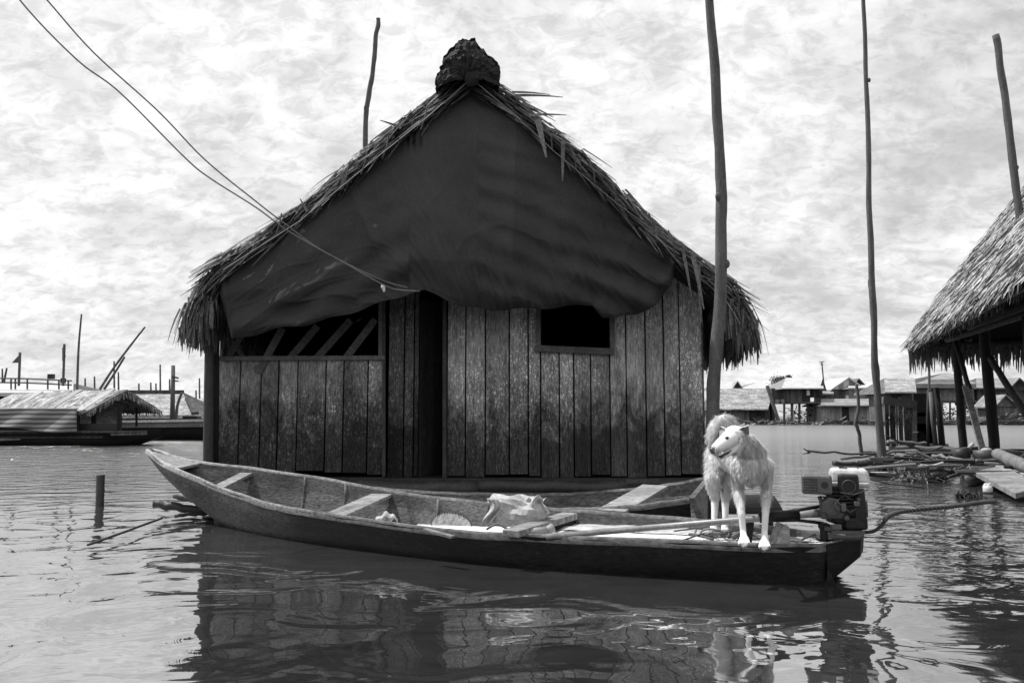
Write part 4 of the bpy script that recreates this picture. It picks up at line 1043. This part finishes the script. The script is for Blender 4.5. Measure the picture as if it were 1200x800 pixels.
def opening(o,x0,x1,y0,y1,Y,name="window"):
    m=MB(); a=at(x0,y1,Y); b=at(x1,y0,Y); m.box(((a.x+b.x)/2,Y,(a.z+b.z)/2),(b.x-a.x,.12,b.z-a.z)); return m.build(name,mt['far_dark'],o)
# H1 thatched longhouse
h=hs("stilt_house","low long house with pale thatch roof just right of the thick bark pole",870)
m=MB(); froof(m,836,900,455,479,93,3.2,838,907); m.build("roof",mt['far_thatch'],h)
m=MB(); fwall(m,838,878,478,493,93.4,5,(1.0,2.0)); fwall(m,878,902,478,493,93.8,4,(.5,.9)); m.build("wall",mt['far_board'],h)
opening(h,879,886,480,491,93.3,"door"); opening(h,888,897,481,487,93.6)
m=MB(); m.tube([at(832,496,93),at(905,496,93)],.25,8); m.build("float_log",mt['far_dark'],h)
m=MB(); m.beam(at(899,452,94),at(912,492,93),.5,.2,tone=.9); m.beam(at(904,455,95),at(904,493,95),1.6,.4,tone=.5); m.build("side_wall",mt['far_board'],h)
h=hs("stilt_house","small gabled roof peeping over the pale thatch longhouse",855,108)
m=MB(); froof(m,834,860,447,455,106,2,836,864,tone=1); gable(m,858,871,446,455,106,4,.7); m.build("roof",mt['tin'],h)
m=MB(); gfill(m,859,870,447,455,106.3,tone=.8); fwall(m,838,871,455,470,107,4); m.build("wall",mt['far_board'],h)
h=hs("stilt_house","pale low hipped tin roof behind the thatch longhouse",886,112)
m=MB(); froof(m,866,907,447,456,110,4,888,895); m.build("roof",mt['tin'],h); m=MB(); fwall(m,872,905,455,470,112,5); m.build("wall",mt['far_board'],h)
m=MB()
for _ in range(900):
    x=rnd(834,1205); Y=rnd(86,91); p=at(x,496,Y); p.z=abs(random.gauss(0,.22)); m.beam(p,p+V(rnd(-1,1),rnd(-.3,.3),rnd(-.25,.35)),rnd(.04,.16),.06,tone=(rnd(3,6) if random.random()<.12 else rnd(.1,1.3)))
tag(m.build("shore_debris",mt['far_board']),"flotsam and broken timber along the far waterline",None,kind="stuff")
# H2
h=hs("stilt_house","two storey stilt house with bright tin roof and an open underfloor",940)
m=MB(); froof(m,916,966,442.5,454.5,94,3,921,965,th=.12); m.build("roof",mt['tin'],h)
m=MB(); fwall(m,919,942,454,472,94.5,5,(.6,1.1)); fwall(m,942,964,454,465,95.4,4,(.3,.6)); gfill(m,960,969,443,458,94.2,964.5,.6); m.build("wall",mt['far_board'],h)
opening(h,941,949,456,471,94.4,"door"); 
m=MB(); m.box(at(947,460,94.25),(.35,.1,.6)); m.build("notice",mt['white'],h)
m=MB(); m.box(at(941,472,96.4),(5.0,5.5,.2),tone=.8); m.box(at(955,472,94.6),(1.8,.3,.15),tone=2); m.build("platform",mt['far_board'],h)
stilts(h,919,964,472,496,94.4,6); clutter(h,920,964,478,494,95,40)
# antenna
m=MB(); m.tube([at(966,456,93.5),at(963,424,93.5)],.07,6); m.beam(at(960,424.5,93.5),at(966,423.5,93.5),.08,.08); m.beam(at(961,427,93.5),at(965,427,93.5),.06,.06)
tag(m.build("antenna_mast",mt['metal_dark']),"thin antenna mast at the right end of the bright tin roof","antenna")
# tree
tr_=thing("bush_tree","small dark tree between the longhouse and the two storey stilt house","tree",at(914,460,104))
m=MB(); m.tube([at(914,470,104),at(914,452,104)],[.2,.12],6); m.build("trunk",mt['far_dark'],tr_)
m=MB()
for _ in range(900):
    t=random.random()
    c=at(911,447,104) if t<.6 else at(919,444,104) if t<.85 else at(925,441.5,104); r=.9 if t<.6 else .6 if t<.85 else .3
    p=c+V(random.gauss(0,.5),random.gauss(0,.5),random.gauss(0,.38))*r; m.blade(p,V(rnd(-1,1),rnd(-1,1),rnd(-.5,1)),rnd(.12,.3),rnd(.06,.14),(0,-1,.3),.3,1,tone=rnd(.5,2.2))
m.build("crown",mt['leaf'],tr_)
# H3
h=hs("stilt_house","grey house with a striped zinc gable in the middle of the far bank",992,101)
m=MB(); gable(m,974,1016,441.5,456,99,6,1.0,xp=995); m.build("roof",mt['tin'],h)
m=MB(); gfill(m,976,1014,442.5,456,99.3,995,1,6); m.build("gable",mt['tin'],h)
m=MB(); fwall(m,975,1014,456,476,99.5,5,(.9,1.6),30); m.build("wall",mt['far_board'],h)
h=hs("stilt_house","small dark gable right behind the striped zinc gable",1008,107)
m=MB(); gable(m,996,1019,443,456,106,5,.6,xp=1007); m.build("roof",mt['rust_tin'],h); m=MB(); gfill(m,997,1018,444,456,106.3,1007,.7); fwall(m,998,1017,456,470,106.6,4); m.build("wall",mt['far_board'],h)
h=hs("stilt_house","plank house front with a thin white roof edge left of the tall slim pole",1012,97)
m=MB(); froof(m,994,1026,451,454,97,2.5); m.build("roof",mt['tin'],h); m=MB(); fwall(m,995,1024,454.5,476,97.3,4,(1.2,1.9),6); m.build("wall",mt['far_board'],h)
opening(h,1017,1022,461,465,97.2)
h=hs("floating_house","long floating plank house with a zinc awning and one dark door",1000,93)
m=MB(); froof(m,962,1036,467,474.5,92.5,2.4); m.build("roof",mt['rust_tin'],h)
m=MB(); fwall(m,963,1035,474.5,494,93,4,(.9,1.7),5); m.build("wall",mt['far_board_light'],h)
opening(h,987.5,994.5,477,493,92.95,"door"); m=MB(); m.tube([at(960,496,92.7),at(1040,496,92.7)],.22,8); m.build("float_log",mt['far_dark'],h)
h=hs("stilt_house","low dark shack between the tin roofed house and the striped gable",969,99)
m=MB(); froof(m,964,977,456,461,98,2); m.build("roof",mt['rust_tin'],h); m=MB(); fwall(m,965,976,461,476,98.4,3); m.build("wall",mt['far_board'],h)
# H4
h=hs("stilt_house","brown thatch roofed house behind the plank shed",1053,82)
m=MB(); froof(m,1037,1074,443,459,80,3,1036,1072); m.build("roof",mt['far_thatch'],h)
m=MB(); fwall(m,1040,1070,459,494,80.6,4,(.5,1.0)); m.build("wall",mt['far_board'],h); opening(h,1045,1056,461,466,80.5)
clutter(h,1040,1078,466,492,79,20,1.2)
# H5
h=hs("stilt_house","big plank house with a white edged hipped roof framed by the shelter posts",1108,97)
m=MB(); froof(m,1073,1144,437,449.5,95,5,1106,1114,th=.5); m.build("roof",mt['rust_tin'],h)
m=MB(); m.beam(at(1090,446.5,94.2),at(1122,446.5,94.2),.45,.15,(0,1,0)); m.build("roof_edge",mt['tin'],h)
m=MB(); fwall(m,1075,1141,449.5,470,95.5,6,(1.0,1.6),4); m.build("wall",mt['far_board'],h)
m=MB(); m.box(at(1108,470.5,97.5),(6.9,5,.25),tone=.6); m.build("platform",mt['far_board'],h)
stilts(h,1077,1140,471,496,95.2,8); clutter(h,1096,1140,474,494,96,50,pale=.35)
# H6
h=hs("stilt_house","dark house with mottled zinc roof between the two shelter posts",1160,98)
m=MB(); froof(m,1144,1181,443,454,96,3,1144,1176); m.build("roof",mt['rust_tin'],h)
m=MB(); fwall(m,1146,1180,454.5,474,96.5,5,(.6,1.1)); m.build("wall",mt['far_board'],h); stilts(h,1148,1178,474,496,96.4,5); clutter(h,1146,1180,478,494,97,25)
h=hs("stilt_house","gabled dark house at the right edge of the far bank",1196,98)
m=MB(); gable(m,1181,1212,442,457,96,6,.8,xp=1195); m.build("roof",mt['rust_tin'],h); m=MB(); gfill(m,1183,1210,443.5,457,96.4,1195,.9); fwall(m,1184,1210,457,494,96.6,5,(.6,1.1)); m.build("wall",mt['far_board'],h)
h=hs("stilt_house","small thatched hut with crossed gable poles at the far right water edge",1180,90)
m=MB(); gable(m,1166,1196,462,476,89,4,.8,xp=1179,over=.3); m.build("roof",mt['far_thatch'],h); m=MB(); gfill(m,1168,1194,463.5,476,89.2,1179,1.2); fwall(m,1168,1194,476,494,89.4,4,(.9,1.5),30); m.build("wall",mt['far_board'],h)
clutter(h,1160,1200,484,494,87.5,30,1.0)
h=hs("floating_hut","low log raft with debris in front of the far right houses",1185,86)
m=MB(); m.tube([at(1100,496,88),at(1215,496,86)],.3,8,jit=.4); m.tube([at(1040,495,92),at(1100,496,90)],.2,8,jit=.4); m.build("float_log",mt['far_dark'],h)
pole("far_pole","thin pole standing before the big plank house under the shelter thatch",[(1090,494),(1089,455),(1089,415)],60,.11,.08)
# ================================================================ left side boats
YL=27.0
hb=thing("houseboat","moored thatch roofed houseboat with a striped cloth side at the left edge","boat",at(60,520,YL))
m=MB()
def bh(u,v):
    px=-120+295*u; sheer=0
    yt=505+ (0 if px<150 else -0) ; 
    w=1.0 if u<.8 else 1-(u-.8)/.2*.85
    a=math.pi*v; c=at(px,521.5,YL); zt=at(px,506,YL).z+(.1*(u-.8)/.2 if u>.8 else 0)
    return V(c.x,YL+1.0-math.cos(a)*1.0*w,zt-math.sin(a)**.5*(zt+.15)*(1 if u<.85 else 1-(u-.85)/.15*.6))
m.grid(bh,50,16); m.build("hull",mt['hull_out'],hb,smooth=True)
m=MB(); 
for (x0,x1,y,tn) in ((-120,172,506.5,3),(-60,120,513,1.5),(0,24,515,6),(130,172,509,4)): m.beam(at(x0,y,YL-.03),at(x1,y-1,YL-.02),.07,.05,(0,1,0),tone=tn)
m.build("rubbing_strake",mt['board_dark'],hb)
m=MB(); m.box(at(20,506,YL+1.0)+V(0,0,0),(8.0,1.8,.06)); m.build("deck",mt['board_dark'],hb)
# roof with rotated axis
ax=V(.80,-.60,0).normalized(); ay=V(.60,.80,0)
RC=at(143,458,YL+.6)
def lb(s,t,z): p=RC+ax*s+ay*t; p.z=RC.z+z; return p
m=MB()
def rf(u,v):
    s=.25-9.0*u; t=-1.25+2.5*v; z=-.72*abs(2*v-1)**1.15
    return lb(s,t,z+.06*noise.noise(V(u*30,v*6,0))),rnd(.4,1.4)
m.grid(rf,60,16); hr=m.build("roof",mt['far_thatch'],hb,solid=.10)
m=MB()
for k in range(900):
    v=rnd(0,.12) if k%2 else rnd(.88,1); s=.3-9*random.random() if k%3 else rnd(.15,.4)
    t=-1.25+2.5*(v if k%3 else random.random()); vv=(t+1.25)/2.5
    p=lb(s,t,-.72*abs(2*vv-1)**1.15); m.blade(p,V(0,0,-1)+ax*rnd(-.1,.5)+ay*(t*.3),rnd(.1,.28),rnd(.03,.06),ax,.3,2,tone=rnd(.3,1.2))
m.build("thatch_fringe",mt['far_thatch'],hr)
# pale tin sheets over the roof
for k in (0,3,4,7):
    s=-.6-k*.8; m=MB() 
    m.add([lb(s,-1.27,-.66),lb(s+.55,-1.27,-.66),lb(s+.25,-.05,.10),lb(s-.25,-.05,.10)]+[lb(s,-1.27,-.70),lb(s+.55,-1.27,-.70),lb(s+.25,-.05,.06),lb(s-.25,-.05,.06)],[(0,1,2,3),(7,6,5,4),(0,4,5,1),(1,5,6,2),(2,6,7,3),(3,7,4,0)],rnd(.35,.8))
    m.build("roof_sheet",mt['tin'],hr)
m=MB(); m.beam(lb(.3,-1.3,-.72),lb(.28,0,.02),.10,.06,tone=1.5); m.beam(lb(.28,0,.02),lb(.3,1.3,-.74),.10,.06,tone=.5); m.build("barge_board",mt['trim'],hr)
# striped cloth
cm=bpy.data.materials.new("striped_cloth"); cm.use_nodes=True; N=cm.node_tree.nodes; L=cm.node_tree.links; bs=N["Principled BSDF"]; bs.inputs["Roughness"].default_value=.9
tcx=nd(N,"ShaderNodeTexCoord"); wv=nd(N,"ShaderNodeTexWave",wave_type='BANDS',bands_direction='Z'); wv.inputs["Scale"].default_value=2.1; wv.inputs["Distortion"].default_value=1.6; wv.inputs["Detail"].default_value=2; wv.inputs["Detail Scale"].default_value=.6
L.new(tcx.outputs["Object"],wv.inputs[0]); rr=ramp(N,L,wv.outputs["Fac"],[(.25,.07),(.6,.26)]); L.new(rr,bs.inputs["Base Color"]); mt['stripe']=cm
m=MB(); m.grid(lambda u,v: at(-90+180*u,478+ (27-4*(1-u))*v+ (2.5*math.sin(u*9)*v),YL-.12+.10*math.sin(u*22+v*5)*v-.2*v),60,14); m.build("side_cloth",mt['stripe'],hb,smooth=True,solid=.02)
m=MB()
for (x,y0,y1,Y,w) in ((91,478,505,YL,.10),(110,478,503,YL+.5,.12),(140,476,506,YL+.1,.12),(160,478,500,YL+1.6,.06)): m=MB(); m.beam(at(x,y1,Y),at(x,y0,Y),w,w,(0,1,0),tone=rnd(.5,1)); m.build("post",mt['board_dark'],hb)
m=MB(); m.box(at(116,500,YL+.2),(1.35,.08,.22)); m.box(at(116,479,YL+.2),(1.4,.08,.12)); m.build("cabin_panel",mt['black'],hb)
m=MB(); m.box(at(112,489,YL+1.9),(1.6,.05,.7),tone=2.2); m.build("far_curtain",mt['plank'],hb)
# ferry railing behind
fr=thing("ferry","boat whose upper deck railing and pale canopy show above the houseboat roof","boat",at(30,500,34))
m=MB(); 
for y in (443.5,448.5): m.tube([at(-60,y-1,34),at(30,y,34),at(84,y+2.5,34)],.035,6)
for x in (-40,-10,13,18,32,56,69,80): m.tube([at(x,y_ if False else 443.5+max(0,(x-30)*.045),34),at(x,456,34)],.035,6)
m.build("railing",mt['metal_mid'],fr)
m=MB(); froof(m,-70,86,449,460,34,1.6); m.build("canopy",mt['tin'],fr)
m=MB(); fwall(m,-70,82,460,500,34.5,3,(.8,1.2),40); m.build("cabin",mt['far_board'],fr); m=MB(); m.box(at(10,511,36),(8,3.2,1.0)); m.build("hull",mt['hull_out'],fr)
m=MB(); m.box(at(60,441,33.8),(.22,.2,.20)); m.box(at(74,446,33.8),(.16,.15,.22)); m.build("lamp_box",mt['black'],fr)
def flag(label,x,y0,y1,pts,Y):
    t=thing("flag_pole",label,"flag",at(x,y1,Y)); m=MB(); m.tube([at(x,y1,Y),at(x+1.5,y0,Y)],.05,6); m.build("staff",mt['metal_mid'],t)
    m=MB(); q=[at(a,b,Y) for a,b in pts]; n=len(q); m.add(q,[tuple(range(n))]); m.build("flag",mt['metal_mid'],t,solid=.02)
flag("small triangular pennant on a staff at the left edge",22,413,452,[(24,414),(23,425),(14,425)],33)
flag("limp narrow flag on a staff between the pennant and the tall mast",74,403,452,[(75,404),(77,418),(73,423),(73,408)],33)
pole("mast","tall straight mast rising above the houseboat roof",[(90,470),(92,410),(95.5,368)],31,.05,.03,knots=0)
pole("boat_spar","longer of two slanting spars above the houseboat roof",[(117,456),(134,430),(155,402),(170,383)],28,.045,.03,knots=0)
pole("boat_spar","shorter of two slanting spars above the houseboat roof",[(122,456),(135,436),(146,418)],28.3,.045,.035,knots=0)
i=0
for (x,y0,y1,Y,lb_) in ((134,423,460,45,"thin pole just right of the crossed spars"),(139,436,460,46,"forked stub pole behind the crossed spars"),(188,427,470,60,"slim pole above the thatched longhouse at the left"),(177,448,466,60,"stubby pole left of the slim pole over the thatched longhouse"),(183,449,466,61,"thin stub pole beside the slim pole over the thatched longhouse"),(163,449,466,70,"short far pole behind the houseboat gable"),(100,443,460,50,"tiny pole right of the tall mast"),(111,441,460,50,"tiny pole left of the crossed spars"),(230,457,480,80,"far thin pole near the hut's left corner post"),(234,443,485,80,"tallest far pole near the hut's left corner post"),(199,444,470,75,"faint far pole left of the power pole"),(3,432,456,48,"upright stub pole at the left picture edge")):
    pole("far_pole",lb_,[(x,y1),(x-.3,y0)],Y,.0012*Y+.0,.0009*Y,knots=0,grp="poles along the left shore")
pole("far_pole","leaning stub pole at the left picture edge",[(3,456),(8,431)],48,.07,.05,knots=0,grp="poles along the left shore")
# power pole
pp=thing("power_pole","timber power pole with a short crossarm in front of the left longhouse","pole",at(203,492,40))
m=MB(); m.tube([at(202,495,40),at(203,428,40)],[.13,.10],8); m.build("pole",mt['pole'],pp,smooth=True)
m=MB(); m.beam(at(202,441,39.9),at(209,443,39.9),.08,.08); m.beam(at(203,446,39.9),at(209,446.5,39.9),.06,.06); m.build("crossarm",mt['post'],pp)
pole("far_pole","forked prop leaning beside the power pole",[(206,493),(208,475),(213,460)],40.5,.08,.06,knots=0,grp="poles along the left shore")
# long pale boat
lbm=thing("long_boat","long low boat with a pale gunwale moored behind the hut's left corner","boat",at(190,520,33))
m=MB()
def lbf(u,v):
    px=130+190*u; a=math.pi*v; c=at(px,519,33); zt=at(px,495,33).z; return V(c.x,34-math.cos(a)*1.0,zt-(zt+.2)*math.sin(a)**.5)
m.grid(lbf,20,14); m.build("hull",mt['hull_out'],lbm,smooth=True)
m=MB(); m.beam(at(130,494,32.9),at(325,491,32.9),.10,.12,(0,1,0),tone=2.2); m.beam(at(130,498.5,32.95),at(325,496,32.95),.2,.08,(0,1,0),tone=.7); m.build("gunwale",mt['plank'],lbm)
m=MB(); m.box(at(225,491,33.5),(.6,.5,.25)); m.build("engine_box",mt['metal_dark'],lbm)
# left longhouse
h=thing("thatched_longhouse","long shore house with a broad pale thatch roof right of the houseboat","house",at(180,500,58),"houses on the left shore")
m=MB(); froof(m,130,228,459,486,56,3,132,214,th=.25); hr=m.build("roof",mt['far_thatch'],h)
m=MB(); m.beam(at(130,459,58.8),at(215,459,58.8),.25,.25,tone=.5); m.build("ridge_beam",mt['far_board'],hr)
m=MB(); fwall(m,134,222,486,500,57,4,(.4,1.1),6); m.build("wall",mt['far_board'],h); opening(h,165,180,487,494,56.8); opening(h,188,198,487,494,56.8)
m=MB(); m.beam(at(221,466,56),at(229,484,55),.5,.2,tone=.8); m.build("barge_board",mt['far_board'],hr)
h=thing("thatched_house","small far house with pale roof seen between the longhouse and the hut post","house",at(236,500,75),"houses on the left shore")
m=MB(); froof(m,218,262,467,484,74,3); m.build("roof",mt['far_thatch'],h); m=MB(); fwall(m,222,260,484,496,75,4,(.4,.9),6); m.build("wall",mt['far_board'],h)
m=MB(); gable(m,232,250,471,486,70,3,1.0,xp=242,over=.3); gfill(m,233,249,472,489,70.2,242,.8); tag(m.build("tent_awning",mt['far_board']),"small dark triangular awning beside the hut's corner post","awning")
